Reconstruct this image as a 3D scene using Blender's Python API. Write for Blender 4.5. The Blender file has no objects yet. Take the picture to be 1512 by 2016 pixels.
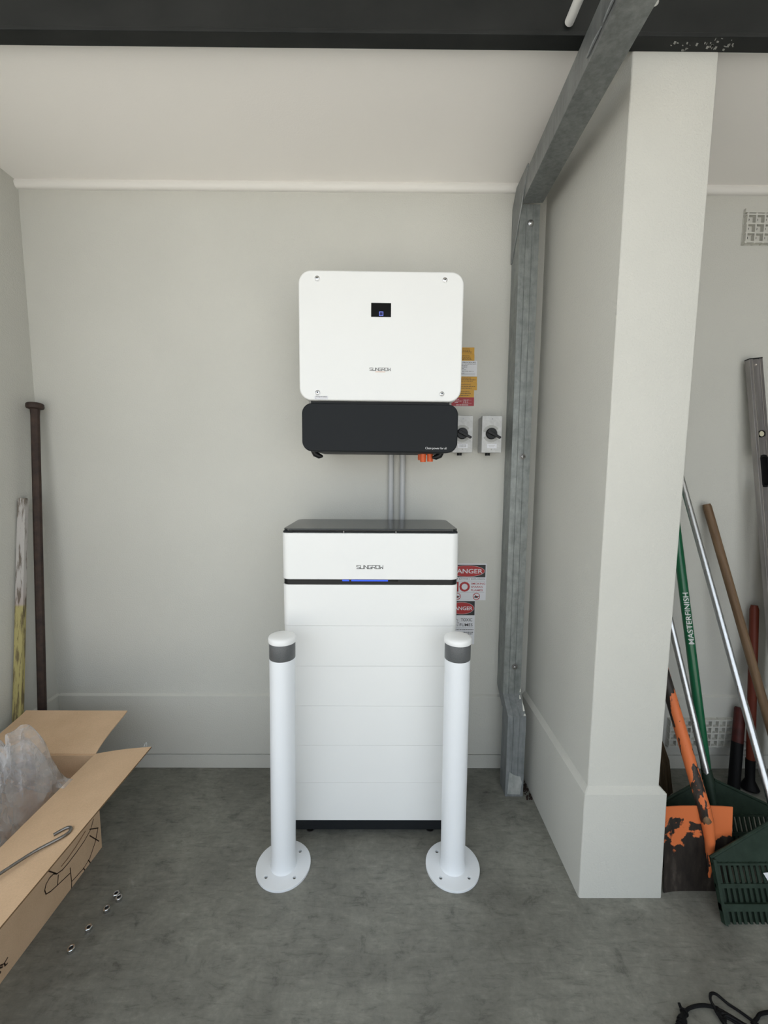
import bpy, bmesh, math, random
from mathutils import Vector, Matrix, noise

random.seed(7)
scene = bpy.context.scene
COL = scene.collection
PI = math.pi

# ------------------------------------------------------------------ camera
CAM_H = 1.47
PITCH, YAW, ROLL = math.atan(81 / 805), math.atan(4 / 805), math.radians(0.3)
fwd = Vector((math.sin(YAW) * math.cos(PITCH), math.cos(YAW) * math.cos(PITCH), -math.sin(PITCH)))
rgt = Vector((math.cos(YAW), -math.sin(YAW), 0))
dwn = fwd.cross(rgt)
Rr = rgt * math.cos(ROLL) - dwn * math.sin(ROLL)
Dd = rgt * math.sin(ROLL) + dwn * math.cos(ROLL)
cam_data = bpy.data.cameras.new('camera')
cam = bpy.data.objects.new('camera', cam_data)
COL.objects.link(cam)
m = Matrix.Identity(4)
for i in range(3):
    m[i][0] = Rr[i]; m[i][1] = -Dd[i]; m[i][2] = -fwd[i]
m[0][3], m[1][3], m[2][3] = 0, 0, CAM_H
cam.matrix_world = m
cam_data.sensor_fit = 'HORIZONTAL'
cam_data.sensor_width = 36
cam_data.lens = 805 / 1512 * 36
cam_data.clip_start = 0.02
scene.camera = cam

# ------------------------------------------------------------------ light
world = bpy.data.worlds.new('world')
scene.world = world
world.use_nodes = True
bg = world.node_tree.nodes['Background']
bg.inputs[0].default_value = (0.84, 0.92, 1.0, 1)          # even, lightly clouded sky
bg.inputs[1].default_value = 3.35
sun_data = bpy.data.lights.new('sun', 'SUN')
sun_data.energy = 28
sun_data.angle = math.radians(1.0)
sun_data.color = (1.0, 0.95, 0.88)
sun = bpy.data.objects.new('sun', sun_data)                  # sunlit driveway outside; hardly enters the doorway
sun.rotation_euler = Vector((-0.60, 0.10, -0.79)).to_track_quat('-Z', 'Y').to_euler()
sun.location = (8, -6, 9)
COL.objects.link(sun)
scene.view_settings.view_transform = 'Standard'
scene.view_settings.look = 'None'
scene.view_settings.exposure = -0.98
scene.view_settings.gamma = 1.0
scene.view_settings.use_curve_mapping = False

DOOR_Y, DOOR_X0, DOOR_X1, DOOR_Z = -0.6, -4.0, 2.5, 2.93
portal_data = bpy.data.lights.new('door_portal', 'AREA')
portal_data.shape = 'RECTANGLE'
portal_data.size = DOOR_X1 - DOOR_X0
portal_data.size_y = DOOR_Z
portal_data.cycles.is_portal = True
portal = bpy.data.objects.new('door_portal', portal_data)
portal.location = ((DOOR_X0 + DOOR_X1) / 2, DOOR_Y + 0.02, DOOR_Z / 2)
portal.rotation_euler = (PI / 2, 0, 0)                      # shines towards +y, into the garage
COL.objects.link(portal)
side_data = bpy.data.lights.new('side_portal', 'AREA')      # unseen left opening, added so daylight reaches the pier's left face
side_data.shape = 'RECTANGLE'
side_data.size = 2.2 - DOOR_Y
side_data.size_y = 2.9
side_data.cycles.is_portal = True
side = bpy.data.objects.new('side_portal', side_data)
side.location = (-4.18, (2.2 + DOOR_Y) / 2 - 0.15, 1.45)
side.rotation_euler = (PI / 2, 0, -PI / 2)                   # shines towards +x
COL.objects.link(side)


# ------------------------------------------------------------------ helpers
class B:
    """collects faces; build() links them as one mesh object"""
    def __init__(s):
        s.v = []; s.f = []

    def add(s, vs, fs):
        o = len(s.v)
        s.v += [tuple(v) for v in vs]
        s.f += [tuple(i + o for i in f) for f in fs]
        return s

    def box(s, x0, x1, y0, y1, z0, z1):
        return s.add([(x0, y0, z0), (x1, y0, z0), (x1, y1, z0), (x0, y1, z0), (x0, y0, z1), (x1, y0, z1), (x1, y1, z1), (x0, y1, z1)],
                     [(0, 3, 2, 1), (4, 5, 6, 7), (0, 1, 5, 4), (1, 2, 6, 5), (2, 3, 7, 6), (3, 0, 4, 7)])

    def prism(s, out, a0, a1, axis='z'):
        """closed outline extruded along an axis; outline is (x,y) for z, (x,z) for y, (y,z) for x"""
        def p(q, a):
            return {'z': (q[0], q[1], a), 'y': (q[0], a, q[1]), 'x': (a, q[0], q[1])}[axis]
        n = len(out)
        vs = [p(q, a0) for q in out] + [p(q, a1) for q in out]
        fs = [tuple(range(n))[::-1], tuple(range(n, 2 * n))] + [(i, (i + 1) % n, n + (i + 1) % n, n + i) for i in range(n)]
        return s.add(vs, fs)

    def loft(s, rings, caps=True, closed=True):
        n = len(rings[0]); vs = [p for r in rings for p in r]; fs = []
        for k in range(len(rings) - 1):
            for i in range(n if closed else n - 1):
                j = (i + 1) % n
                fs.append((k * n + i, k * n + j, (k + 1) * n + j, (k + 1) * n + i))
        if caps:
            fs.append(tuple(range(n))[::-1]); fs.append(tuple(range((len(rings) - 1) * n, len(rings) * n)))
        return s.add(vs, fs)

    def lathe(s, prof, c=(0, 0, 0), n=32, axis='z', caps=True):
        """prof: list of (radius, height) along the axis"""
        rings = []
        for r, h in prof:
            ring = []
            for i in range(n):
                a = 2 * PI * i / n
                u, w = r * math.cos(a), r * math.sin(a)
                ring.append({'z': (c[0] + u, c[1] + w, c[2] + h), 'y': (c[0] + u, c[1] + h, c[2] + w), 'x': (c[0] + h, c[1] + u, c[2] + w)}[axis])
            rings.append(ring)
        return s.loft(rings, caps)

    def tube(s, pts, r, n=10, caps=True, ry=None):
        pts = [Vector(p) for p in pts]
        up = None; rings = []
        for i, p in enumerate(pts):
            t = (pts[min(i + 1, len(pts) - 1)] - pts[max(i - 1, 0)]).normalized()
            if up is None:
                up = t.orthogonal().normalized()
                if abs(t.x) < 0.9:
                    up = (Vector((1, 0, 0)) - t * t.x).normalized()
            else:
                up = (up - t * up.dot(t)).normalized()
            w = t.cross(up)
            rr = r[i] if isinstance(r, (list, tuple)) else r
            rings.append([p + up * rr * math.cos(2 * PI * k / n) + w * (ry or rr) * math.sin(2 * PI * k / n) for k in range(n)])
        return s.loft(rings, caps)

    def build(s, name, mat, parent=None, bevel=0, seg=2, smooth=True, angle=35, sub=0):
        me = bpy.data.meshes.new(name)
        bm = bmesh.new()
        vs = [bm.verts.new(v) for v in s.v]
        for f in s.f:
            try:
                bm.faces.new([vs[i] for i in f])
            except ValueError:
                pass
        bmesh.ops.recalc_face_normals(bm, faces=bm.faces)
        if bevel:
            es = [e for e in bm.edges if len(e.link_faces) == 2 and e.calc_face_angle(0) > math.radians(40)]
            bmesh.ops.bevel(bm, geom=es, offset=bevel, segments=seg, affect='EDGES', profile=0.5, clamp_overlap=True)
        bm.to_mesh(me); bm.free()
        if smooth:
            for p in me.polygons:
                p.use_smooth = True
            me.set_sharp_from_angle(angle=math.radians(angle))
        me.materials.append(mat)
        o = bpy.data.objects.new(name, me)
        COL.objects.link(o)
        if bevel and smooth:
            wn = o.modifiers.new('weighted', 'WEIGHTED_NORMAL'); wn.keep_sharp = True; wn.weight = 100
        if parent:
            o.parent = parent
        return o


def tag(o, label, cat, group=None):
    o['label'] = label; o['category'] = cat
    if group:
        o['group'] = group
    return o


def thing(name, label, cat, loc=(0, 0, 0), rot=(0, 0, 0), group=None):
    o = bpy.data.objects.new(name, None)
    o.empty_display_size = 0.05
    o.location = loc; o.rotation_euler = rot
    COL.objects.link(o)
    return tag(o, label, cat, group)


def struct(o):
    o['kind'] = 'structure'
    return o


def copy_tree(o, parent=None):
    c = o.copy(); COL.objects.link(c); c.parent = parent
    for ch in list(o.children):
        copy_tree(ch, c)
    return c


def rrect(x0, x1, z0, z1, r, n=8):
    out = []
    for cx, cz, a0 in ((x1 - r, z1 - r, 0), (x0 + r, z1 - r, 90), (x0 + r, z0 + r, 180), (x1 - r, z0 + r, 270)):
        for i in range(n + 1):
            a = math.radians(a0 + 90 * i / n)
            out.append((cx + r * math.cos(a), cz + r * math.sin(a)))
    return out


def ellipse(cx, cz, a, b, n=40):
    return [(cx + a * math.cos(2 * PI * i / n), cz + b * math.sin(2 * PI * i / n)) for i in range(n)]


def text_part(name, body, x, z, y, h, mat, parent, width=None, weight=0.0, align='CENTER', proud=0.0004, up='z'):
    """flat lettering on a plane facing -y; h = capital height, width fits the line"""
    cu = bpy.data.curves.new('t', 'FONT')
    cu.body = body; cu.size = 1; cu.align_x = align; cu.offset = weight; cu.resolution_u = 3
    to = bpy.data.objects.new('t', cu); COL.objects.link(to)
    dg = bpy.context.evaluated_depsgraph_get()
    me = bpy.data.meshes.new_from_object(to.evaluated_get(dg))
    bpy.data.objects.remove(to); bpy.data.curves.remove(cu)
    xs = [v.co.x for v in me.vertices]; ys = [v.co.y for v in me.vertices]
    w = max(xs) - min(xs)
    sy = h / 0.69
    sx = width / w if width else sy
    for v in me.vertices:
        tx, tz = v.co.x * sx, v.co.y * sy
        v.co = (x + tx, y - proud, z + tz)
    me.materials.clear(); me.materials.append(mat)
    o = bpy.data.objects.new(name, me); me.name = name
    COL.objects.link(o); o.parent = parent
    return o


def strokes(b, lines, w, fn):
    """flat ribbons along 2-D polylines, fn maps (u,v) to 3-D"""
    for l in lines:
        for (ax, ay), (bx, by) in zip(l[:-1], l[1:]):
            d = Vector((bx - ax, by - ay))
            if d.length == 0:
                continue
            d.normalize(); n = Vector((-d.y, d.x)) * w / 2; e = d * w / 2
            q = [(ax - e.x + n.x, ay - e.y + n.y), (ax - e.x - n.x, ay - e.y - n.y), (bx + e.x - n.x, by + e.y - n.y), (bx + e.x + n.x, by + e.y + n.y)]
            b.add([fn(*p) for p in q], [(0, 1, 2, 3)])
    return b


# ------------------------------------------------------------------ materials
def mat(name, color, rough=0.5, metal=0.0, spec=0.5, emit=None, estr=0.0, coat=0.0):
    m = bpy.data.materials.new(name); m.use_nodes = True
    p = m.node_tree.nodes['Principled BSDF']
    p.inputs['Base Color'].default_value = (*color, 1)
    p.inputs['Roughness'].default_value = rough
    p.inputs['Metallic'].default_value = metal
    p.inputs['Specular IOR Level'].default_value = spec
    p.inputs['Coat Weight'].default_value = coat
    if emit:
        p.inputs['Emission Color'].default_value = (*emit, 1)
        p.inputs['Emission Strength'].default_value = estr
    return m


def N(m, kind, **kw):
    n = m.node_tree.nodes.new(kind)
    for k, v in kw.items():
        setattr(n, k, v)
    return n


def L(m, a, b):
    m.node_tree.links.new(a, b)


def coords(m, scale=(1, 1, 1), out='Object'):
    tc = N(m, 'ShaderNodeTexCoord'); mp = N(m, 'ShaderNodeMapping')
    mp.inputs['Scale'].default_value = scale
    L(m, tc.outputs[out], mp.inputs['Vector'])
    return mp.outputs['Vector']


def noise_node(m, vec, scale, detail=4, rough=0.55, dist=0.0):
    n = N(m, 'ShaderNodeTexNoise')
    n.inputs['Scale'].default_value = scale; n.inputs['Detail'].default_value = detail
    n.inputs['Roughness'].default_value = rough; n.inputs['Distortion'].default_value = dist
    L(m, vec, n.inputs['Vector'])
    return n.outputs['Fac']


def ramp(m, fac, stops):
    r = N(m, 'ShaderNodeValToRGB')
    els = r.color_ramp.elements
    while len(els) < len(stops):
        els.new(0.5)
    for e, (p, c) in zip(els, stops):
        e.position = p; e.color = (*c, 1) if len(c) == 3 else c
    L(m, fac, r.inputs['Fac'])
    return r.outputs['Color']


def mix(m, fac, a, b, blend='MIX'):
    n = N(m, 'ShaderNodeMix', data_type='RGBA', blend_type=blend)
    for i, v in ((0, fac), (6, a), (7, b)):
        if isinstance(v, (int, float)):
            n.inputs[i].default_value = v
        elif isinstance(v, tuple):
            n.inputs[i].default_value = (*v, 1)
        else:
            L(m, v, n.inputs[i])
    return n.outputs[2]


def bump(m, height, strength, dist):
    b = N(m, 'ShaderNodeBump')
    b.inputs['Strength'].default_value = strength; b.inputs['Distance'].default_value = dist
    L(m, height, b.inputs['Height'])
    L(m, b.outputs['Normal'], m.node_tree.nodes['Principled BSDF'].inputs['Normal'])


def base(m, c):
    L(m, c, m.node_tree.nodes['Principled BSDF'].inputs['Base Color'])


def rgh(m, c):
    L(m, c, m.node_tree.nodes['Principled BSDF'].inputs['Roughness'])


def g(v):
    return (v, v, v)


# painted render of the walls: fine roll texture
M_WALL = mat('wall_paint', (0.55, 0.545, 0.50), 0.75, spec=0.25)
v = coords(M_WALL)
base(M_WALL, ramp(M_WALL, noise_node(M_WALL, v, 1.7, 3), [(0.3, (0.535, 0.533, 0.492)), (0.7, (0.57, 0.567, 0.524))]))
bump(M_WALL, noise_node(M_WALL, v, 170, 2, 0.5), 0.35, 0.004)
M_CEIL = mat('ceiling_paint', (0.90, 0.88, 0.85), 0.85, spec=0.2)
v = coords(M_CEIL); bump(M_CEIL, noise_node(M_CEIL, v, 160, 2), 0.15, 0.002)
M_TRIM = mat('trim_paint', (0.74, 0.73, 0.70), 0.5, spec=0.3)

# trowelled concrete
M_FLOOR = mat('concrete', (0.14, 0.14, 0.13), 0.5, spec=0.4)
v = coords(M_FLOOR)
vs_ = coords(M_FLOOR, (1.3, 1.7, 1))
big = noise_node(M_FLOOR, v, 2.2, 5, 0.6, 0.6)
mid = noise_node(M_FLOOR, vs_, 9, 7, 0.72, 0.5)
fin = noise_node(M_FLOOR, v, 60, 4, 0.7)
c = ramp(M_FLOOR, big, [(0.3, (0.140, 0.140, 0.121)), (0.7, (0.245, 0.244, 0.214))])
c = mix(M_FLOOR, 1.0, c, ramp(M_FLOOR, mid, [(0.28, g(0.45)), (0.42, g(0.90)), (0.62, g(1.1)), (0.78, g(1.5))]), 'MULTIPLY')
c = mix(M_FLOOR, 0.5, c, ramp(M_FLOOR, fin, [(0.3, g(0.8)), (0.7, g(1.15))]), 'MULTIPLY')
tc_ = N(M_FLOOR, 'ShaderNodeTexCoord'); mp_ = N(M_FLOOR, 'ShaderNodeMapping')
mp_.inputs['Rotation'].default_value = (0, 0, 0.9); mp_.inputs['Scale'].default_value = (1, 5, 1)
L(M_FLOOR, tc_.outputs['Object'], mp_.inputs['Vector'])
scr = noise_node(M_FLOOR, mp_.outputs['Vector'], 14, 7, 0.7, 0.8)
c = mix(M_FLOOR, 0.8, c, ramp(M_FLOOR, scr, [(0.30, g(0.55)), (0.45, g(0.95)), (0.60, g(1.05)), (0.75, g(1.4))]), 'MULTIPLY')
base(M_FLOOR, c)
rgh(M_FLOOR, ramp(M_FLOOR, mid, [(0.3, g(0.40)), (0.7, g(0.58))]))
bump(M_FLOOR, mid, 0.25, 0.003)

M_WHITE = mat('powder_white', (0.80, 0.81, 0.80), 0.38, spec=0.45)
v = coords(M_WHITE); bump(M_WHITE, noise_node(M_WHITE, v, 420, 2), 0.06, 0.001)
M_BWHITE = mat('bollard_white', (0.80, 0.83, 0.86), 0.33, spec=0.5)
v = coords(M_BWHITE); bump(M_BWHITE, noise_node(M_BWHITE, v, 260, 2), 0.10, 0.001)
M_CAPW = mat('cap_white', (0.84, 0.85, 0.85), 0.3)
M_TAPE = mat('grey_reflective_tape', (0.10, 0.105, 0.108), 0.45)
v = coords(M_TAPE); base(M_TAPE, ramp(M_TAPE, noise_node(M_TAPE, v, 500, 2), [(0.3, (0.085, 0.09, 0.093)), (0.7, (0.125, 0.13, 0.133))]))
M_DARK = mat('charcoal_plastic', (0.011, 0.013, 0.015), 0.5, spec=0.18)
M_BLACK = mat('black_plastic', (0.006, 0.0065, 0.007), 0.4, spec=0.3)
M_RUBBER = mat('black_rubber', (0.005, 0.005, 0.0055), 0.6, spec=0.15)
M_GLASSBLK = mat('black_display', (0.001, 0.001, 0.001), 0.2, spec=0.15)
M_BLUE = mat('blue_led', (0.02, 0.06, 0.4), 0.3, emit=(0.015, 0.09, 1.0), estr=1.8)
M_BLUEW = mat('blue_icon', (0.2, 0.25, 0.6), 0.3, emit=(0.16, 0.22, 1.0), estr=1.3)
M_CHROME = mat('bright_steel', (0.62, 0.62, 0.62), 0.22, 1.0)
M_STEEL = mat('dull_steel', (0.24, 0.235, 0.23), 0.30, 1.0)
M_INK = mat('dark_print', (0.035, 0.035, 0.035), 0.5)
M_WINK = mat('white_print', (0.72, 0.73, 0.73), 0.5)
M_ORINK = mat('orange_print', (0.65, 0.30, 0.16), 0.5)
M_PAPER = mat('white_label', (0.66, 0.67, 0.70), 0.45)
M_YEL = mat('amber_label', (0.56, 0.30, 0.022), 0.45)
M_YINK = mat('label_text', (0.10, 0.055, 0.02), 0.5)
M_REDL = mat('red_label', (0.33, 0.012, 0.022), 0.45)
M_RED = mat('red_print', (0.36, 0.006, 0.008), 0.45)
M_BLKP = mat('black_print', (0.006, 0.006, 0.007), 0.45)
M_ORANGE = mat('orange_plastic', (0.75, 0.12, 0.02), 0.4)
M_PVC = mat('grey_pvc', (0.46, 0.47, 0.47), 0.35)
M_WPVC = mat('white_pvc', (0.72, 0.72, 0.70), 0.35)
M_DIAL = mat('grey_dial', (0.36, 0.36, 0.34), 0.5)

# the lid: gloss black with a fine perforation
M_LID = mat('perforated_lid', (0.018, 0.021, 0.021), 0.22, spec=0.5)
v = coords(M_LID, (1, 1, 1))
vor = N(M_LID, 'ShaderNodeTexVoronoi', voronoi_dimensions='2D'); vor.inputs['Scale'].default_value = 150; vor.inputs['Randomness'].default_value = 0.0
L(M_LID, v, vor.inputs['Vector'])
base(M_LID, ramp(M_LID, vor.outputs['Distance'], [(0.26, (0.075, 0.078, 0.074)), (0.34, (0.012, 0.014, 0.014))]))

# die-cast isolator box
M_CAST = mat('cast_grey', (0.50, 0.505, 0.50), 0.42, spec=0.4)
v = coords(M_CAST)
base(M_CAST, ramp(M_CAST, noise_node(M_CAST, v, 55, 5, 0.6, 0.5), [(0.3, (0.44, 0.445, 0.44)), (0.7, (0.56, 0.565, 0.56))]))

# galvanised steel
def galv(name, lo, hi, rough, metal):
    m = mat(name, lo, rough, metal, spec=0.4)
    v = coords(m)
    vs = coords(m, (1, 1, 0.12))
    c = ramp(m, noise_node(m, v, 28, 6, 0.6, 0.3), [(0.3, lo), (0.7, hi)])
    c = mix(m, 0.55, c, ramp(m, noise_node(m, vs, 70, 4, 0.6), [(0.35, g(0.75)), (0.65, g(1.2))]), 'MULTIPLY')
    base(m, c)
    rgh(m, ramp(m, noise_node(m, v, 14, 3), [(0.3, g(rough - 0.1)), (0.7, g(rough + 0.12))]))
    return m


M_GALV = galv('galvanised', (0.19, 0.205, 0.20), (0.31, 0.33, 0.32), 0.42, 0.45)
M_GPAINT = galv('grey_painted_steel', (0.19, 0.205, 0.21), (0.26, 0.275, 0.28), 0.5, 0.2)
M_RAFTER = galv('galvanised_dark', (0.17, 0.18, 0.18), (0.25, 0.262, 0.26), 0.4, 0.45)
M_CHIP = mat('chipped_cream_paint', (0.75, 0.74, 0.68), 0.6)
M_BEAM = mat('dark_beam_paint', (0.02, 0.02, 0.02), 0.45, spec=0.2)
v = coords(M_BEAM, (0.6, 1, 1))
base(M_BEAM, ramp(M_BEAM, noise_node(M_BEAM, v, 9, 5), [(0.3, (0.012, 0.0135, 0.0135)), (0.75, (0.022, 0.0235, 0.023))]))

# cardboard
M_CARD = mat('cardboard', (0.42, 0.28, 0.165), 0.8, spec=0.15)
v = coords(M_CARD)
vs_ = coords(M_CARD, (40, 3, 3))
c = ramp(M_CARD, noise_node(M_CARD, v, 6, 4), [(0.3, (0.58, 0.405, 0.258)), (0.7, (0.67, 0.478, 0.315))])
c = mix(M_CARD, 0.35, c, ramp(M_CARD, noise_node(M_CARD, v, 260, 3), [(0.3, g(0.82)), (0.7, g(1.12))]), 'MULTIPLY')
base(M_CARD, c)
bump(M_CARD, noise_node(M_CARD, v, 22, 3), 0.12, 0.004)
M_CARDEDGE = mat('cardboard_edge', (0.20, 0.12, 0.06), 0.9)
M_CARDINK = mat('brown_print', (0.035, 0.017, 0.008), 0.7)
M_CARDINK2 = mat('faded_brown_print', (0.24, 0.12, 0.055), 0.7)

# clear plastic film
M_FILM = bpy.data.materials.new('clear_film'); M_FILM.use_nodes = True
nt = M_FILM.node_tree
pf = nt.nodes['Principled BSDF']
pf.inputs['Base Color'].default_value = (0.66, 0.66, 0.67, 1); pf.inputs['Roughness'].default_value = 0.12; pf.inputs['Specular IOR Level'].default_value = 0.9
tr = nt.nodes.new('ShaderNodeBsdfTransparent'); mx = nt.nodes.new('ShaderNodeMixShader')
lw = nt.nodes.new('ShaderNodeLayerWeight'); lw.inputs['Blend'].default_value = 0.55
rm = nt.nodes.new('ShaderNodeMapRange'); rm.inputs['To Min'].default_value = 0.10; rm.inputs['To Max'].default_value = 0.72
nt.links.new(lw.outputs['Facing'], rm.inputs['Value'])
fv = nt.nodes.new('ShaderNodeTexVoronoi'); fv.feature = 'F1'; fv.inputs['Scale'].default_value = 21
ftc = nt.nodes.new('ShaderNodeTexCoord'); nt.links.new(ftc.outputs['Object'], fv.inputs['Vector'])
fb_ = nt.nodes.new('ShaderNodeBump'); fb_.inputs['Strength'].default_value = 0.9; fb_.inputs['Distance'].default_value = 0.022
nt.links.new(fv.outputs['Distance'], fb_.inputs['Height'])
nt.links.new(fb_.outputs['Normal'], pf.inputs['Normal']); nt.links.new(fb_.outputs['Normal'], lw.inputs['Normal'])
nt.links.new(rm.outputs['Result'], mx.inputs['Fac'])
nt.links.new(tr.outputs[0], mx.inputs[1]); nt.links.new(pf.outputs[0], mx.inputs[2])
nt.links.new(mx.outputs[0], nt.nodes['Material Output'].inputs['Surface'])

# rusty bar, painted stake, timber handles
M_RUST = mat('brown_rust', (0.035, 0.022, 0.017), 0.65, 0.2)
v = coords(M_RUST)
base(M_RUST, ramp(M_RUST, noise_node(M_RUST, v, 30, 6), [(0.3, (0.022, 0.014, 0.012)), (0.75, (0.062, 0.036, 0.026))]))
M_STAKE = mat('flaking_stake_paint', (0.6, 0.55, 0.3), 0.8)
v = coords(M_STAKE); vs_ = coords(M_STAKE, (1, 1, 0.12))
sep = N(M_STAKE, 'ShaderNodeSeparateXYZ'); L(M_STAKE, v, sep.inputs[0])
c = ramp(M_STAKE, sep.outputs['Z'], [(0.0, (0.42, 0.36, 0.13)), (0.89, (0.40, 0.35, 0.15)), (0.90, (0.42, 0.36, 0.335)), (1.0, (0.46, 0.44, 0.42))])
c = mix(M_STAKE, ramp(M_STAKE, noise_node(M_STAKE, vs_, 70, 5, 0.65), [(0.49, g(0)), (0.58, g(0.8))]), c, (0.085, 0.06, 0.035))
base(M_STAKE, c)


def wood(name, a, b_, z=0.08):
    m = mat(name, a, 0.55, spec=0.3)
    vs = coords(m, (1, 1, z))
    base(m, ramp(m, noise_node(m, vs, 60, 5, 0.6, 0.4), [(0.3, a), (0.7, b_)]))
    return m


M_WOODH = wood('brown_handle', (0.115, 0.068, 0.036), (0.205, 0.132, 0.075))
M_TIMBER = wood('raw_timber', (0.36, 0.27, 0.18), (0.47, 0.37, 0.26))
M_STRAW = wood('dirty_straw', (0.030, 0.020, 0.010), (0.115, 0.080, 0.045), 0.05)
M_ALU = mat('aluminium', (0.60, 0.61, 0.62), 0.32, 1.0)
v = coords(M_ALU, (1, 1, 0.05)); rgh(M_ALU, ramp(M_ALU, noise_node(M_ALU, v, 160, 3), [(0.3, g(0.24)), (0.7, g(0.42))]))
M_LEVEL = mat('level_aluminium', (0.33, 0.31, 0.30), 0.38, 0.85)
v = coords(M_LEVEL, (1, 1, 0.1)); base(M_LEVEL, ramp(M_LEVEL, noise_node(M_LEVEL, v, 45, 4), [(0.3, (0.27, 0.255, 0.25)), (0.7, (0.39, 0.37, 0.36))]))
M_LEVELEDGE = mat('highlight_and_screw_metal', (0.80, 0.76, 0.72), 0.25, 1.0)  # brighter metal for the level's painted edge highlights and its end screw
M_VIAL = mat('vial_yellow', (0.55, 0.52, 0.38), 0.2)
M_GREEN = mat('green_paint', (0.004, 0.115, 0.045), 0.28, coat=0.3)
M_RAKE = mat('green_rake_plastic', (0.020, 0.043, 0.028), 0.55, spec=0.25)
v = coords(M_RAKE)
base(M_RAKE, ramp(M_RAKE, noise_node(M_RAKE, v, 26, 6, 0.7), [(0.3, (0.010, 0.021, 0.013)), (0.6, (0.018, 0.034, 0.023)), (0.85, (0.045, 0.056, 0.044))]))
M_RAKEDK = mat('dirty_rake_web', (0.010, 0.016, 0.011), 0.7, spec=0.15)
M_TUBERED = mat('dark_red_paint', (0.125, 0.020, 0.017), 0.5, spec=0.25)
v = coords(M_TUBERED); base(M_TUBERED, ramp(M_TUBERED, noise_node(M_TUBERED, v, 20, 4), [(0.3, (0.050, 0.012, 0.010)), (0.7, (0.090, 0.020, 0.016))]))
M_TUBEOR = mat('faded_red_paint', (0.12, 0.024, 0.012), 0.5, spec=0.25)

# orange shovel with the paint worn off to dark steel
def worn(name, zs, noise_scale, lo, hi, sx=(1, 1, 1)):
    m = mat(name, (0.72, 0.19, 0.055), 0.45, spec=0.3)
    v = coords(m, sx)
    n = noise_node(m, v, noise_scale, 5, 0.55, 0.25)
    if zs:
        sp = N(m, 'ShaderNodeSeparateXYZ'); L(m, coords(m), sp.inputs[0])
        mr = N(m, 'ShaderNodeMapRange'); mr.inputs['From Min'].default_value = zs[0]; mr.inputs['From Max'].default_value = zs[1]
        mr.inputs['To Min'].default_value = -0.35; mr.inputs['To Max'].default_value = 0.35
        L(m, sp.outputs['Z'], mr.inputs['Value'])
        ad = N(m, 'ShaderNodeMath', operation='ADD'); L(m, n, ad.inputs[0]); L(m, mr.outputs[0], ad.inputs[1]); n = ad.outputs[0]
    steel = ramp(m, noise_node(m, coords(m, (1, 1, 0.3)), 34, 6, 0.65), [(0.25, (0.008, 0.007, 0.007)), (0.55, (0.030, 0.024, 0.020)), (0.8, (0.095, 0.080, 0.066))])
    base(m, mix(m, ramp(m, n, [(lo, g(0)), (hi, g(1))]), steel, (0.60, 0.155, 0.05)))
    return m


M_BLADE = worn('worn_orange_blade', (0.02, 0.375), 11, 0.49, 0.515)
M_OTUBE = worn('worn_orange_tube', None, 11, 0.455, 0.465, (1.6, 1.6, 0.5))

# ------------------------------------------------------------------ room shell
WY = 1.90          # back wall face
PY = 1.888         # face of the thickened base course
LX = -1.575        # left wall face
RX = 4.60          # right wall face
LX2 = -4.20        # far side of the garage, left of the short wall
FY = DOOR_Y
CZ = 2.70          # low ceiling
HZ = 2.95          # ceiling in front of the beam

struct(B().box(LX2 - 0.15, RX + 0.15, FY - 0.2, WY + 0.15, -0.12, 0).build('floor', M_FLOOR, smooth=False))
struct(B().box(LX2 - 0.15, RX + 0.15, WY, WY + 0.15, 0, HZ).build('wall_back', M_WALL, smooth=False))
struct(B().box(LX - 0.24, LX, 0.95, WY, 0, HZ).build('wall_left', M_WALL, smooth=False))
struct(B().box(RX, RX + 0.15, FY - 0.2, WY, 0, HZ).build('wall_right', M_WALL, smooth=False))
wf = B().box(LX2, DOOR_X0, FY - 0.2, FY, 0, HZ).box(DOOR_X1, RX, FY - 0.2, FY, 0, HZ).box(DOOR_X0, DOOR_X1, FY - 0.2, FY, DOOR_Z, HZ)
struct(wf.build('wall_front', M_WALL, smooth=False))
cl = B().box(LX2, RX, 1.29, WY, CZ, CZ + 0.05).box(LX2 - 0.15, RX + 0.15, FY - 0.2, 1.29, HZ, HZ + 0.08)
struct(cl.build('ceiling', M_CEIL, smooth=False))
struct(B().box(-30, 32, -40, FY - 0.2, -0.14, -0.02).box(-30, LX2 - 0.15, FY - 0.2, 12, -0.14, -0.02).build('driveway', mat('driveway_concrete', (0.42, 0.41, 0.39), 0.8), smooth=False))

# base course of the back wall (thicker below the dado), the slab upstand under it, same on the left wall
def band(x0, x1):
    return [(PY, 0.078), (PY, 0.378), (WY + 0.01, 0.392), (WY + 0.01, 0.078)], x0, x1


for i, (x0, x1) in enumerate(((LX + 0.012, 0.70), (0.94, RX))):
    out, a, b_ = band(x0, x1)
    struct(B().prism(out, a, b_, 'x').build('trim_%d' % (i + 1), M_WALL, bevel=0.0015))
    struct(B().box(x0, x1, PY + 0.006, WY + 0.01, 0, 0.071).build('baseboard_%s' % ('back', 'alcove')[i], M_WALL, bevel=0.002))
struct(B().prism([(LX - 0.01, 0), (LX + 0.012, 0), (LX + 0.012, 0.378), (LX - 0.01, 0.392)], 0.95, WY, 'y').build('trim_3', M_WALL, bevel=0.0015))

# quad moulding along the ceiling
def quad(x0, x1):
    o = [(WY + 0.005, CZ + 0.004), (WY - 0.016, CZ + 0.004)]
    for i in range(7):
        a = math.radians(90 * i / 6)
        o.append((WY - 0.006 - 0.016 * math.cos(a), CZ - 0.010 - 0.022 * math.sin(a)))
    o.append((WY + 0.005, CZ - 0.032))
    return B().prism(o, x0, x1, 'x')


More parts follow.
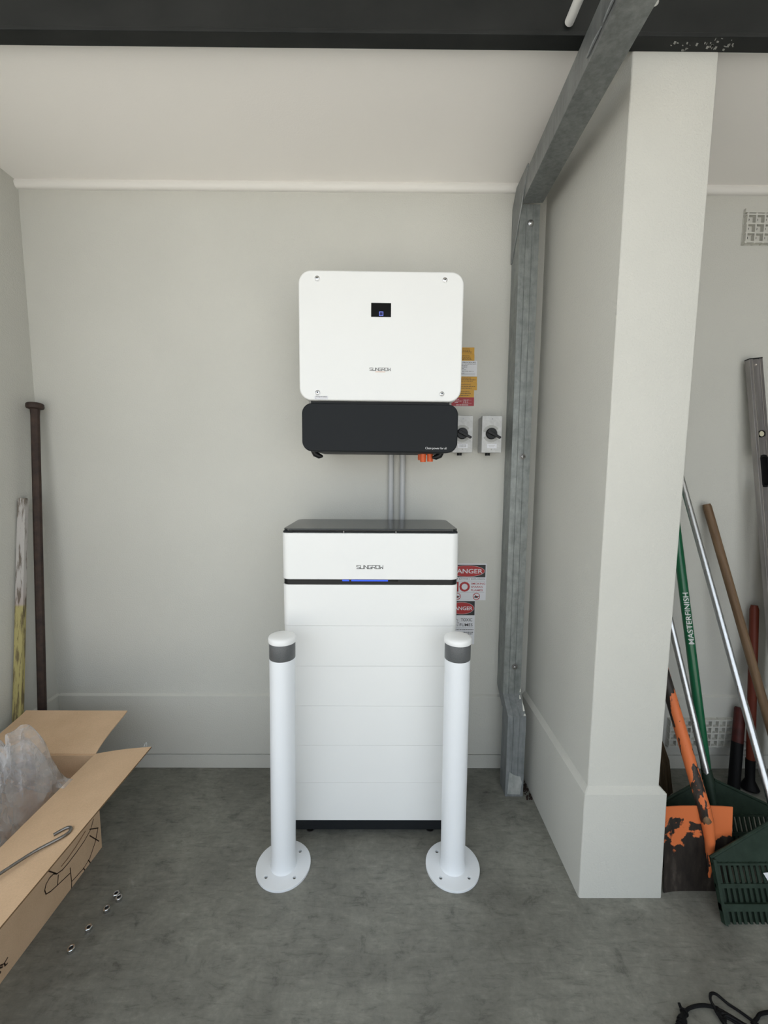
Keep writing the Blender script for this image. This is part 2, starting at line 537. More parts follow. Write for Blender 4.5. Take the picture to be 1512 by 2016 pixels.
struct(quad(LX, 0.72).build('trim_4', M_TRIM))
struct(quad(0.94, RX).build('trim_5', M_TRIM))

# the nib wall on the right: wide base, chamfer, narrower shaft
def nib_ring(x0, x1, y0, z, r=0.006):
    out = []
    for cx, cy, a0 in ((x1 - r, y0 + r, 270), (x0 + r, y0 + r, 180)):
        for i in range(4):
            a = math.radians(a0 + 90 * (3 - i) / 3) if True else 0
            out.append((cx + r * math.cos(a), cy + r * math.sin(a), z))
    return [(x1, WY, z)] + out + [(x0, WY, z)]


rings = [nib_ring(0.688, 0.977, 1.2734, 0), nib_ring(0.6885, 0.9725, 1.2734, 0.20), nib_ring(0.689, 0.969, 1.2734, 0.387), nib_ring(0.706, 0.951, 1.290, 0.405),
         nib_ring(0.706, 0.951, 1.290, 0.41), nib_ring(0.708, 0.954, 1.290, 1.5), nib_ring(0.710, 0.958, 1.290, 2.685)]
struct(B().loft(rings).build('wall_partition', M_WALL, angle=30))

# ------------------------------------------------------------------ steel overhead
t = thing('steel_beam', 'black painted steel beam running across the ceiling', 'beam', (0, 1.27, 2.665))
b = B().box(LX2, RX, -0.022, 0.022, 0.0, 0.012)          # bottom flange
b.build('flange', M_BEAM, t, bevel=0.003)
B().box(LX2, RX, -0.016, 0.014, 0.012, 0.285).build('web', M_BEAM, t)

chip = B()
random.seed(3)
for k in range(34):                                      # paint brushed onto the underside over the pier head
    x = random.uniform(0.80, 0.985); w = random.uniform(0.002, 0.007); y = random.uniform(-0.020, 0.012); l = random.uniform(0.003, 0.010)
    chip.add([(x, y, -0.0004), (x + w, y + 0.001, -0.0004), (x + w + 0.002, y + l, -0.0004), (x + 0.002, y + l * 0.8, -0.0004)], [(0, 1, 2, 3)])
chip.build('paint_splash', mat('brushed_paint', (0.30, 0.30, 0.28), 0.7), t)

# galvanised post that cranks out over the base course
t = thing('steel_frame', 'galvanised steel post and rafter frame beside the pier, cranked over the wall base', 'frame', (0.605, 1.80, 0))


def sect(z, dy, x0=-0.0395, x1=0.0415, dep=0.098):
    gr = [(-0.0395, 0), (-0.016, 0), (-0.0145, 0.0018), (-0.013, 0), (0.011, 0), (0.0125, 0.0018), (0.014, 0), (0.0415, 0), (0.0415, dep), (-0.0395, dep)]
    return [(x, y + dy, z) for x, y in gr]


B().loft([sect(0.444, 0), sect(2.566, 0)]).build('upper_section', M_GALV, t, angle=20)
B().loft([sect(0.383, -0.084), sect(0.4445, 0)]).build('cranked_section', M_GPAINT, t, angle=20)
lo = B().loft([sect(0.0, -0.082, dep=0.082), sect(0.3835, -0.084, dep=0.082)]).build('lower_section', M_GPAINT, t, angle=20)
# scuffed lower end and chipped corners
chp = B()
for px, pz, w, h in ((0.034, 0.398, 0.007, 0.03), (0.030, 0.43, 0.007, 0.012), (0.036, 0.452, 0.005, 0.018), (0.030, 0.386, 0.010, 0.006)):
    yy = -0.084 + max(0, min(1, (pz - 0.383) / 0.0615)) * 0.084
    y2 = -0.084 + max(0, min(1, (pz + h - 0.383) / 0.0615)) * 0.084
    chp.add([(px, yy - 0.0012, pz), (px + w * 1.1, yy - 0.0012, pz + 0.002), (px + w, y2 - 0.0012, pz + h), (px + w * 0.4, y2 - 0.0012, pz + h * 0.8)], [(0, 1, 2, 3)])
chp.build('paint_chip', M_CHIP, t)
B().add([(-0.030, -0.0832, 0.012), (0.028, -0.0832, 0.010), (0.034, -0.0834, 0.07), (0.026, -0.0834, 0.098), (0.0, -0.0834, 0.104), (-0.024, -0.0834, 0.12), (-0.027, -0.0834, 0.07)],
        [(0, 1, 2, 3, 4, 5, 6)]).build('bare_patch', galv('bare_galvanised', (0.34, 0.36, 0.35), (0.50, 0.51, 0.49), 0.5, 0.2), t)
for x, z in ((0.004, 2.492), (0.008, 1.535), (0.010, 0.575)):
    bl = B().lathe([(0.0135, 0), (0.0135, -0.002), (0.010, -0.0022)], (x, 0, z), 20, 'y').lathe([(0.0085, -0.002), (0.0085, -0.0075), (0.006, -0.009)], (x, 0, z), 6, 'y')
    bl.build('bolt', M_CHROME if z > 2 else M_STEEL, t)
# gusset on the left cheek of post and rafter
gs = [(-0.085, 2.664), (-0.082, 2.645), (0.088, 2.375), (0.097, 2.375), (0.097, 2.60), (0.05, 2.66)]
B().prism(gs, -0.0445, -0.0396, 'x').build('gusset_plate', M_RAFTER, t, bevel=0.001)

# rafter that falls towards the camera
d = Vector((0.0798, 1, 0.1039)).normalized()
side = Vector((1, -0.0798, 0)).normalized()
upv = side.cross(d).normalized()
FLp = Vector((0.569, 1.80, 2.5665))
bx = B()
W_, H_ = 0.086, 0.092


def rs(k, off=0.0):
    o = d * -k
    if off:
        pass
    return [o, o + side * W_, o + side * W_ + upv * H_, o + upv * H_]


bx.loft([rs(0.0), rs(1.5)])
t = bx.build('rafter', M_RAFTER, t, bevel=0.003)
t.location = FLp - Vector((0.605, 1.80, 0))
bw = B()
random.seed(11)
k = 0.66
while k < 1.2:                                            # stitch weld along the lower corner
    l = random.uniform(0.05, 0.12)
    a = d * -k - side * 0.0025 + upv * 0.016; e = d * -(k + l) - side * 0.0025 + upv * 0.016
    bw.tube([a, (a + e) / 2 - side * 0.0015, e], [0.002, 0.004, 0.002], 6)
    k += l + 0.012
bw.build('weld', M_GPAINT, t)
o0 = d * -0.86 + side * W_
for kk in (0.80,):
    B().lathe([(0.006, 0), (0.006, -0.004)], tuple(d * -kk + side * (W_ + 0.002) + upv * 0.01), 10, 'z').build('rivet', M_CHROME, t)

# stub of conduit coming out at the beam
b = B().tube([(0, 0, 0), (0, -0.9, 0)], 0.0125, 20)
o = b.build('white_conduit', M_WPVC)
o.location = (0.507, 1.247, 2.6965)
tag(o, 'short white conduit stub poking out of the black beam', 'conduit')

# ------------------------------------------------------------------ battery stack
BX, BF, BD = -0.0425, 1.505, 0.318
HW = 0.3315
t = thing('battery_stack', 'white floor-standing battery tower with black lid and blue light bar', 'battery', (BX, BF, 0))


def brow(x, dep, r, z0, z1, name, mat_, bevel=0.002, y0=0.0, par=t):
    out = rrect(-x, x, y0, dep, r, 6)
    return B().prism(out, z0, z1, 'z').build(name, mat_, par, bevel=bevel)


zs = [0.078, 0.2405, 0.398, 0.5605, 0.7225, 0.8825, 1.0425]
brow(HW - 0.006, BD - 0.004, 0.012, 0.032, 0.0775, 'base', M_DARK, 0.002, 0.006)
for i in range(6):
    brow(HW if i == 5 else HW - 0.0008 * (5 - i), BD, 0.026, zs[i] + 0.0002, zs[i + 1] - 0.0002, 'battery_module', M_WHITE, 0.0009)
brow(HW - 0.002, BD - 0.002, 0.026, 1.0425, 1.0620, 'light_band', M_BLACK, 0.001, 0.003)
cu_ = brow(HW + 0.0012, BD + 0.001, 0.030, 1.0622, 1.2385, 'controller_body', M_WHITE, 0.003)
lid = brow(HW - 0.004, BD - 0.012, 0.030, 1.2455, 1.2545, 'lid', M_LID, 0.003, 0.004)
sk = brow(HW - 0.010, BD - 0.02, 0.024, 1.2385, 1.2456, 'vent_slot', M_BLACK, 0, 0.016, lid)
for s in (-1, 1):
    x0, x1 = sorted((s * (HW - 0.0045), s * (HW - 0.045))); 
    tip = s * (HW - 0.036)
    out = [(s * (HW - 0.0055), 1.2386), (s * (HW - 0.040), 1.2386), (s * (HW - 0.048), 1.2458), (s * (HW - 0.0055), 1.2458)]
    B().prism(out, 0.0085, 0.29, 'y').build('lid_end', M_DARK, lid, bevel=0.001)
for x in (-0.10, 0.095):
    B().box(x - 0.0015, x + 0.0015, 0.0065, 0.017, 1.2386, 1.2456).build('lid_clip', M_STEEL, lid)
for x0, x1 in ((-0.106, -0.080), (-0.072, 0.066)):
    B().box(x0, x1, 0.0018, 0.004, 1.0555, 1.0605).build('blue_light', M_BLUE, t, bevel=0.001)
B().box(0.068, 0.104, 0.0020, 0.004, 1.0556, 1.0598).build('unlit_light', M_GLASSBLK, t, bevel=0.001)
for x in (-0.246, 0.246):
    for y in (0.045, BD - 0.045):
        B().lathe([(0.017, 0), (0.017, 0.004), (0.007, 0.007), (0.007, 0.034)], (x, y, 0), 18).build('levelling_foot', M_STEEL, t)

LET = {'S': [[(1, 1), (0, 1), (0, .56), (1, .48), (1, 0), (0, 0)]], 'U': [[(0, 1), (0, 0), (1, 0), (1, 1)]], 'N': [[(0, 0), (0, 1), (1, 0), (1, 1)]],
       'G': [[(1, 1), (0, 1), (0, 0), (1, 0), (1, .5), (.55, .5)]], 'R': [[(0, 0), (0, 1), (1, 1), (1, .45), (0, .45)], [(.5, .45), (1, 0)]],
       'O': [[(0, 0), (0, 1), (1, 1), (1, 0), (0, 0)]], 'W': [[(0, 1), (0.05, 0), (.5, .55), (.95, 0), (1, 1)]]}


def logo(x, z, y, w, h, parent, material=M_INK, wt=0.155):
    b = B(); n = 7; cw = w / (n + (n - 1) * 0.26)
    for i, ch in enumerate('SUNGROW'):
        ox = x - w / 2 + i * cw * 1.26
        strokes(b, [[(ox + p * cw, z + q * h) for p, q in l] for l in LET[ch]], h * wt, lambda u, v_: (u, y, v_))
    return b.build('logo', material, parent, smooth=False)


logo(-0.002, 1.1045, -0.0006, 0.098, 0.0125, t)
# black strap handle on the right cheek
B().tube([(HW, 0.18, 1.172), (HW + 0.010, 0.18, 1.166), (HW + 0.0125, 0.18, 1.13), (HW + 0.011, 0.18, 1.092), (HW, 0.18, 1.086)], 0.004, 8).build('side_handle', M_BLACK, t)
B().lathe([(0.009, 0), (0.009, 0.016)], (HW + 0.003, 0.18, 1.083), 12).build('side_plug', M_BLACK, t)

# ------------------------------------------------------------------ inverter
IY = 1.61
t = thing('wall_inverter', 'white wall-mounted inverter with charcoal lower cover and small black display', 'inverter', (-0.008, IY, 1.88), (0, math.radians(0.30), 0))
B().prism(rrect(-0.285, 0.285, -0.315, 0.30, 0.03), 0.06, WY - IY - 0.012, 'y').build('heatsink_body', M_DIAL, t, bevel=0.003)
B().box(-0.2, 0.2, WY - IY - 0.014, WY - IY, -0.2, 0.2).build('wall_bracket', M_STEEL, t)
fc = B().prism(rrect(-0.311, 0.311, -0.142, 0.334, 0.047, 12), 0.0, 0.065, 'y').build('front_cover', M_WHITE, t, bevel=0.007, seg=4)
lc = B().prism(rrect(-0.304, 0.304, -0.337, -0.151, 0.040, 12), 0.008, 0.075, 'y').build('wiring_cover', M_DARK, t, bevel=0.005, seg=3)
B().box(-0.27, 0.27, 0.02, 0.06, -0.155, -0.138).build('shadow_gap', M_BLACK, t)
for x, z in ((-0.240, 0.304), (0.238, 0.304), (-0.241, -0.113), (0.237, -0.113)):
    s1 = B().lathe([(0.0125, 0.0004), (0.0118, -0.0016), (0.0088, -0.0006), (0.0086, 0.0002)], (x, 0, z), 24, 'y').build('screw_recess', M_CAPW, fc)
    B().lathe([(0.0082, 0.0), (0.0082, -0.003), (0.006, -0.0045), (0.0034, -0.005)], (x, 0, z), 20, 'y').build('screw', M_CHROME, s1)
    B().lathe([(0.0032, -0.0046), (0.0032, -0.0052)], (x, 0, z), 6, 'y').build('screw_socket', M_BLACK, s1)
dsp = B().prism(rrect(-0.0375, 0.0375, 0.168, 0.2185, 0.001, 2), -0.0006, 0.002, 'y').build('display', M_GLASSBLK, fc)
ic = B()
q = 0.0068
cx, cz = 0.0005, 0.1795
strokes(ic, [[(cx - q, cz + q * .55), (cx - q, cz + q), (cx + q, cz + q), (cx + q, cz + q * .55)], [(cx - q, cz - q * .4), (cx - q, cz - q), (cx + q, cz - q), (cx + q, cz - q * .4)],
             [(cx - q, cz + q * .3), (cx - q, cz - q * .1)], [(cx + q, cz + q * .3), (cx + q, cz - q * .1)]], 0.0016, lambda u, v_: (u, -0.0009, v_))
ic.build('display_icon', M_BLUEW, dsp, smooth=False)
B().add([(cx - q, -0.0008, cz - q), (cx + q, -0.0008, cz - q), (cx + q, -0.0008, cz + q), (cx - q, -0.0008, cz + q)], [(0, 1, 2, 3)]).build('icon_glow', mat('icon_blue', (0, 0, 0.05), 0.3, emit=(0.003, 0.004, 0.08), estr=1), dsp)
logo(-0.0015, -0.0292, -0.0006, 0.079, 0.0105, fc, mat('grey_print', (0.10, 0.10, 0.10), 0.5))
B().box(-0.0195, 0.0185, -0.0006, 0.001, -0.0345, -0.0328).build('logo_underline', M_ORINK, fc)
st = B().box(-0.252, -0.201, -0.0008, 0.001, -0.142 + 0.003, -0.1255).build('sticker', M_PAPER, fc)
text_part('sticker_text', 'PV array DC isolator', -0.2265, -0.1305, -0.0008, 0.0038, M_INK, st, width=0.043, weight=0.01)
text_part('sticker_text', '2', -0.2475, -0.1365, -0.0008, 0.0038, M_INK, st, weight=0.01)
text_part('tagline', 'Clean power for all', 0.262, -0.3235, 0.008, 0.0082, M_WINK, lc, width=0.083, align='RIGHT', proud=0.0006)
for x, s in ((-0.262, 1), (0.243, -1)):                   # swing handles below the cover
    pts = [(x - s * 0.012, 0.10, -0.325), (x - s * 0.004, 0.10, -0.344), (x + s * 0.012, 0.10, -0.352), (x + s * 0.026, 0.10, -0.353)]
    B().tube(pts, [0.014, 0.013, 0.011, 0.004], 12).build('rotary_switch', M_BLACK, t)
B().box(-0.25, 0.25, 0.06, 0.25, -0.338, -0.31).build('bottom_plate', M_DARK, t)
for x, y, zz in ((0.182, 0.13, -0.371), (0.212, 0.13, -0.369), (0.176, 0.17, -0.362)):
    B().lathe([(0.0115, 0), (0.0125, 0.006), (0.0125, 0.03), (0.014, 0.034), (0.014, 0.05)], (x, y, zz), 20).build('orange_gland', M_ORANGE, t, angle=50)

# conduits between inverter and battery
for i, (x, lab) in enumerate(((0.0405, 'grey conduit behind the battery, left of the pair'), (0.0935, 'grey conduit behind the battery, right of the pair'))):
    o = B().lathe([(0.0125, 0), (0.0125, 0.875)], (0, 0, 0), 24).build('grey_conduit', M_PVC)
    o.location = (x, WY - 0.0128, 0.69)
    tag(o, lab, 'conduit', 'conduits between inverter and battery')

# ------------------------------------------------------------------ wall labels and signs
def plate(name, label, cat, x0, x1, z0, z1, m, y=WY, group=None):
    t = thing(name, label, cat, (0, 0, 0), group=group)
    t.location = ((x0 + x1) / 2, y, z0)
    B().box(-(x1 - x0) / 2, (x1 - x0) / 2, -0.002, 0.0, 0, z1 - z0).build('plate', m, t)
    return t, (x1 - x0) / 2, z1 - z0


def bars(t, m, x0, x1, zl, h=0.0022, seed=1):
    """print too small to read: broken rows of tiny dashes"""
    random.seed(seed); b = B()
    for z, a, e in zl:
        x = x0 + a * (x1 - x0); xe = x0 + e * (x1 - x0)
        while x < xe:
            w = random.uniform(0.004, 0.012)
            b.add([(x, -0.0023, z), (min(x + w, xe), -0.0023, z), (min(x + w, xe), -0.0023, z + h), (x, -0.0023, z + h)], [(0, 1, 2, 3)])
            x += w + 0.0018
    b.build('small_print', m, t)


Y1 = [('upper_warning_label', 'amber warning label at the top of the label column beside the inverter', 0.30, 0.4115, 1.9975 - 0.004, 2.0225),
      ('warning_label', 'amber warning label just above the white shutdown label', 0.30, 0.4125, 1.966, 1.9928)]
def amber(label, x1, z0, z1, rows, head_h=0.0058, w=0.13):
    t, hw, h = plate('warning_label', label, 'label', x1 - w, x1, z0, z1, M_YEL, group='amber warning labels')
    text_part('heading', 'WARNING', 0.02, h - head_h - 0.004, -0.002, head_h, M_YINK, t, width=0.05, weight=0.008)
    n = rows; step = (h - head_h - 0.009) / n
    bars(t, M_YINK, -hw, hw, [(h - head_h - 0.0075 - step * (i + 0.35) , 0.06, random.uniform(0.82, 0.97)) for i in range(n)], min(0.0026, step * 0.45), seed=int(z0 * 1000))
    return t


amber('amber warning label at the top of the column beside the inverter', 0.4115, 1.9935, 2.0228, 3, 0.005)
amber('amber warning label directly above the white shutdown label', 0.4125, 1.9655, 1.993, 3, 0.005)
t, hw, h = plate('shutdown_label', 'white shutdown procedure label with small black print beside the inverter', 'label', 0.2765, 0.4255, 1.8965, 1.9648, M_PAPER)
text_part('heading', 'SHUTDOWN PROCEDURE', hw - 0.006, h - 0.0105, -0.002, 0.0062, M_INK, t, width=0.122, weight=0.008, align='RIGHT')
bars(t, M_INK, -hw, hw, [(h - 0.0155, .1, .97), (h - 0.022, .1, .72), (h - 0.0285, .1, .70), (h - 0.035, .1, .6), (h - 0.0405, .1, .68), (h - 0.0465, .1, .9), (h - 0.055, .1, .62)], 0.0016, 5)
B().box(-hw + 0.01, hw - 0.008, -0.0023, -0.002, h - 0.0555, h - 0.0548).box(-hw + 0.01, hw - 0.008, -0.0023, -0.002, h - 0.0615, h - 0.0608).build('ruled_line', M_INK, t)
amber('wide amber warning label directly below the white shutdown label', 0.4268, 1.8685, 1.896, 2, 0.0062, 0.145)
amber('wide amber warning label, second below the white shutdown label', 0.4278, 1.8365, 1.868, 2, 0.0062, 0.145)
amber('amber warning label directly above the red label', 0.4150, 1.8045, 1.836, 2, 0.0058)
t, hw, h = plate('red_label', 'dark red label at the foot of the column beside the inverter', 'label', 0.285, 0.4158, 1.766, 1.804, M_REDL)
bars(t, M_WINK, -hw, hw, [(h - 0.010, .35, .48), (h - 0.0175, .3, .58), (h - 0.024, .33, .45), (h - 0.0345, .38, .80)], 0.002, 9)
strokes(B(), [[(0.018, h - 0.010), (0.0205, h - 0.0155), (0.0235, h - 0.0095)], [(0.026, h - 0.010), (0.026, h - 0.0155), (0.030, h - 0.0155), (0.030, h - 0.012), (0.026, h - 0.012)], [(0.034, h - 0.0095), (0.037, h - 0.0155), (0.040, h - 0.0095)],
              [(0.021, h - 0.018), (0.018, h - 0.018), (0.018, h - 0.0205), (0.0215, h - 0.0215), (0.018, h - 0.0245)], [(0.026, h - 0.018), (0.0295, h - 0.018), (0.0295, h - 0.0245), (0.026, h - 0.0245), (0.026, h - 0.018)], [(0.034, h - 0.0245), (0.0365, h - 0.018), (0.039, h - 0.0245)]],
        0.0009, lambda u, v_: (u, -0.0024, v_)).build('handwriting', M_WINK, t)
B().box(0.012, 0.055, -0.0023, -0.002, h - 0.0125, h - 0.0119).box(0.012, 0.055, -0.0023, -0.002, h - 0.0265, h - 0.0259).build('ruled_line', M_WINK, t)


def ring_flat(b, cx, cz, a, bb, w, y, n=48):
    o = ellipse(cx, cz, a, bb, n); i = ellipse(cx, cz, a - w, bb - w, n)
    b.add([(p[0], y, p[1]) for p in o] + [(p[0], y, p[1]) for p in i], [(k, (k + 1) % n, n + (k + 1) % n, n + k) for k in range(n)])
    return b


def disc_flat(b, cx, cz, a, bb, y, n=48):
    b.add([(p[0], y, p[1]) for p in ellipse(cx, cz, a, bb, n)], [tuple(range(n))])
    return b


def rect_flat(b, x0, x1, z0, z1, y):
    return b.add([(x0, y, z0), (x1, y, z0), (x1, y, z1), (x0, y, z1)], [(0, 1, 2, 3)])


def no_sign(t, cx, cz, r):
    b = ring_flat(B(), cx, cz, r, r, r * 0.17, -0.0026)
    strokes(b, [[(cx - r * .62, cz + r * .62), (cx + r * .62, cz - r * .62)]], r * 0.14, lambda u, v_: (u, -0.00265, v_))
    b.build('prohibition_ring', M_RED, t)
    strokes(B(), [[(cx - r * .55, cz - r * .25), (cx - r * .3, cz + r * .1), (cx - r * .1, cz - r * .2), (cx + r * .1, cz + r * .05), (cx + r * .3, cz - r * .1), (cx + r * .6, cz + r * .05)],
                  [(cx - r * .3, cz - r * .35), (cx + r * .25, cz - r * .35)]], r * 0.2, lambda u, v_: (u, -0.00245, v_)).build('pictogram', M_BLKP, t)


# no smoking sign: right edge x=.4965, top z=1.034, bottom .8525
t, hw, h = plate('battery_danger_sign', 'white danger sign about battery explosion, no smoking, sparks or flames', 'sign', 0.3125, 0.4965, 0.8580, 1.0360, M_PAPER)
rect_flat(B(), -hw + 0.004, hw - 0.0045, h - 0.0665, h - 0.006, -0.0022).build('header', M_BLKP, t)
ec, ez = -0.0005, h - 0.0365
disc_flat(B(), ec, ez, 0.0845, 0.0275, -0.0024).build('oval', M_RED, t)
ring_flat(B(), ec, ez, 0.0845, 0.0275, 0.0011, -0.0025).build('oval_outline', M_PAPER, t)
text_part('lettering', 'DANGER', ec - 0.001, ez - 0.0105, -0.0024, 0.021, M_PAPER, t, width=0.147, weight=0.014)
text_part('lettering', 'RISK OF BATTERY EXPLOSION', hw - 0.0045, h - 0.0775, -0.002, 0.0058, M_BLKP, t, width=0.172, weight=0.008, align='RIGHT')
text_part('lettering', 'NO', -0.0345, h - 0.134, -0.002, 0.044, M_RED, t, width=0.098, weight=0.03)
for i, s in enumerate(('SMOKING', 'SPARKS', 'FLAMES')):
    text_part('lettering', s, 0.0195, h - 0.1015 - i * 0.0158, -0.002, 0.0085, M_RED, t, width=(0.068, 0.056, 0.056)[i], weight=0.010, align='LEFT')
B().box(-hw + 0.004, hw - 0.004, -0.0024, -0.002, h - 0.0852, h - 0.0846).box(-hw + 0.004, hw - 0.008, -0.0024, -0.002, h - 0.1395, h - 0.1389).build('ruled_line', M_INK, t)
no_sign(t, 0.0475, h - 0.1595, 0.0172)
no_sign(t, -0.0445, h - 0.1595, 0.0172)

t, hw, h = plate('toxic_fumes_sign', 'narrow white danger sign about toxic fumes, below the battery explosion sign', 'sign', 0.3185, 0.4475, 0.640, 0.8575, M_PAPER)
rect_flat(B(), -hw + 0.003, hw - 0.002, h - 0.074, h - 0.004, -0.0022).build('header', M_BLKP, t)
ez = h - 0.039
disc_flat(B(), 0, ez, 0.0595, 0.0295, -0.0024).build('oval', M_RED, t)
ring_flat(B(), 0, ez, 0.0595, 0.0295, 0.001, -0.0025).build('oval_outline', M_PAPER, t)
text_part('lettering', 'DANGER', -0.001, ez - 0.009, -0.0024, 0.0175, M_PAPER, t, width=0.104, weight=0.014)
text_part('lettering', 'TOXIC', hw - 0.0115, h - 0.1035, -0.002, 0.0145, M_BLKP, t, width=0.055, weight=0.008, align='RIGHT')
text_part('lettering', 'FUMES', hw - 0.0095, h - 0.1285, -0.002, 0.0145, M_BLKP, t, width=0.062, weight=0.008, align='RIGHT')
strokes(B(), [[(-0.025, h - 0.092), (-0.0165, h - 0.097), (-0.0185, h - 0.104)], [(-0.020, h - 0.112), (-0.012, h - 0.113), (-0.016, h - 0.109)], [(-0.022, h - 0.122), (-0.0145, h - 0.121), (-0.018, h - 0.128)]],
        0.0014, lambda u, v_: (u, -0.0023, v_)).build('pictogram', M_INK, t)
B().box(-hw + 0.004, hw - 0.006, -0.0024, -0.002, h - 0.1362, h - 0.1356).build('ruled_line', M_INK, t)
bars(t, M_INK, -hw, hw, [(h - 0.147, .1, .96), (h - 0.160, .4, .95), (h - 0.168, .4, .93)], 0.0036, 12)

# ------------------------------------------------------------------ rotary isolators
def isolator(x, label, words):
    t = thing('isolator_switch', label, 'switch', (x, WY, 1.553), group='rotary isolators beside the inverter')
    B().box(-0.0435, 0.0435, -0.055, 0, 0, 0.158).build('housing', M_CAST, t, bevel=0.006)
    cv = B().box(-0.0445, 0.0445, -0.080, -0.056, -0.001, 0.160).build('cover', M_CAST, t, bevel=0.004)
    dz = 0.082
    b = B(); n = 60
    for a0, a1 in ((35, 165), (205, 320)):
        oo = []; ii = []
        for k in range(25):
            a = math.radians(a0 + (a1 - a0) * k / 24)
            oo.append((-0.003 + 0.037 * math.cos(a), -0.0815, dz + 0.037 * math.sin(a)))
            ii.append((-0.003 + 0.026 * math.cos(a), -0.0815, dz + 0.026 * math.sin(a)))
        top = oo + ii[::-1]
        m_ = len(top)
        b.add(top + [(p[0], -0.0795, p[2]) for p in top], [tuple(range(m_))] + [(k, (k + 1) % m_, m_ + (k + 1) % m_, m_ + k) for k in range(m_)])
    b.build('dial_ring', M_DIAL, cv)
    kn = B().lathe([(0.0245, -0.079), (0.0245, -0.088), (0.022, -0.0915), (0.0, -0.0915)], (-0.003, 0, dz), 32, 'y').build('knob', M_BLACK, cv)
    lv = B()
    dx, dz_ = math.cos(math.radians(-28)), math.sin(math.radians(-28))
    nx, nz = -dz_, dx
    pts = [(-0.021, 0.0065), (0.012, 0.0058), (0.035, 0.0048), (0.040, 0.0055), (0.043, 0.0), (0.040, -0.0055), (0.035, -0.0048), (0.012, -0.0058), (-0.021, -0.0065)]
    lv.prism([(-0.003 + a * dx + c * nx, dz + a * dz_ + c * nz) for a, c in pts], -0.104, -0.0905, 'y')
    lv.build('lever', M_BLACK, kn, bevel=0.0015)
    for z in (0.146, 0.013):
        B().lathe([(0.0032, -0.0797), (0.0032, -0.0806)], (0, 0, z), 12, 'y').build('cover_screw', M_DIAL if z < 0.1 else M_STEEL, cv)
    sl = B().box(-0.0205, 0.0225, -0.0812, -0.0795, 0.0185, 0.0375).build('sticker', M_PAPER, cv)
    for i, s in enumerate(words):
        text_part('sticker_text', s, 0.001, 0.0295 - i * 0.0065, -0.0812, 0.0042, M_INK, sl, width=0.030, weight=0.008)
    if not words:                                         # faint print, too pale to read
        fb = B()
        for z_, w_ in ((0.030, 0.028), (0.0245, 0.022)):
            fb.add([(-w_ / 2, -0.0815, z_), (w_ / 2, -0.0815, z_), (w_ / 2, -0.0815, z_ + 0.0016), (-w_ / 2, -0.0815, z_ + 0.0016)], [(0, 1, 2, 3)])
        fb.build('faint_print', M_DIAL, sl)
    B().lathe([(0.011, -0.012), (0.011, 0.002)], (-0.004, -0.03, 0), 18).build('bottom_gland', M_BLACK, t)
    return t


isolator(0.3535, 'grey rotary isolator partly hidden behind the inverter', ('INVERTER', 'AC ISOLATOR'))
isolator(0.4815, 'grey rotary isolator standing clear of the inverter, nearest the steel post', ())

# ------------------------------------------------------------------ bollards
def bollard(x, y, label, tilt):
    t = thing('bollard', label, 'bollard', (x, y, 0.0005), (0, math.radians(tilt), 0), group='white bollards in front of the battery')
    R0, th, hr, hp = 0.0995, 0.009, 0.0068, 0.0725
    cu = bpy.data.curves.new('f', 'CURVE'); cu.dimensions = '2D'; cu.fill_mode = 'BOTH'; cu.extrude = th / 2 - 0.0008; cu.bevel_depth = 0.0008
    for cx, cy, r_, n_ in [(0, 0, R0 - 0.0008, 72)] + [(hp * math.cos(math.radians(45 + 90 * k)), hp * math.sin(math.radians(45 + 90 * k)), hr, 20) for k in range(4)]:
        sp = cu.splines.new('POLY'); sp.points.add(n_ - 1); sp.use_cyclic_u = True
        for k in range(n_):
            an = 2 * PI * k / n_
            sp.points[k].co = (cx + r_ * math.cos(an), cy + r_ * math.sin(an), 0, 1)
    tmp = bpy.data.objects.new('f', cu); COL.objects.link(tmp)
    me = bpy.data.meshes.new_from_object(tmp.evaluated_get(bpy.context.evaluated_depsgraph_get()))
    bpy.data.objects.remove(tmp); bpy.data.curves.remove(cu)
    for v_ in me.vertices:
        v_.co.z += th / 2
    me.materials.clear(); me.materials.append(M_BWHITE); me.name = 'flange'
    o = bpy.data.objects.new('flange', me); COL.objects.link(o); o.parent = t
    prof = [(0.049, th - 0.001), (0.0465, th + 0.003), (0.0455, th + 0.008), (0.0447, 0.012 + th), (0.0447, 0.868)]
    B().lathe(prof, (0, 0, 0), 48).build('tube', M_BWHITE, t, angle=50)
    B().lathe([(0.0450, 0.8135), (0.0452, 0.8138), (0.0452, 0.8735), (0.0450, 0.874)], (0, 0, 0), 48).build('reflective_band', M_TAPE, t)
    B().lathe([(0.0475, 0.872), (0.0482, 0.874), (0.0482, 0.886), (0.0465, 0.8905), (0.038, 0.8945), (0.02, 0.8965), (0.0, 0.897)], (0, 0, 0), 48, caps=False).build('cap', M_CAPW, t, angle=50)
    return t


M_HOLE = mat('bolt_hole_dark', (0.05, 0.052, 0.055), 0.5)
bollard(-0.3610, 1.3885, 'white steel bollard with grey band, on the left of the pair', 0.8)
bollard(0.2695, 1.3870, 'white steel bollard with grey band, on the right of the pair', 0.0)

# ------------------------------------------------------------------ bars in the left corner
def lean(p0, p1):
    """location and rotation that put local z along p0->p1"""
    d = Vector(p1) - Vector(p0)
    return Vector(p0), d.to_track_quat('Z', 'Y').to_euler(), d.length


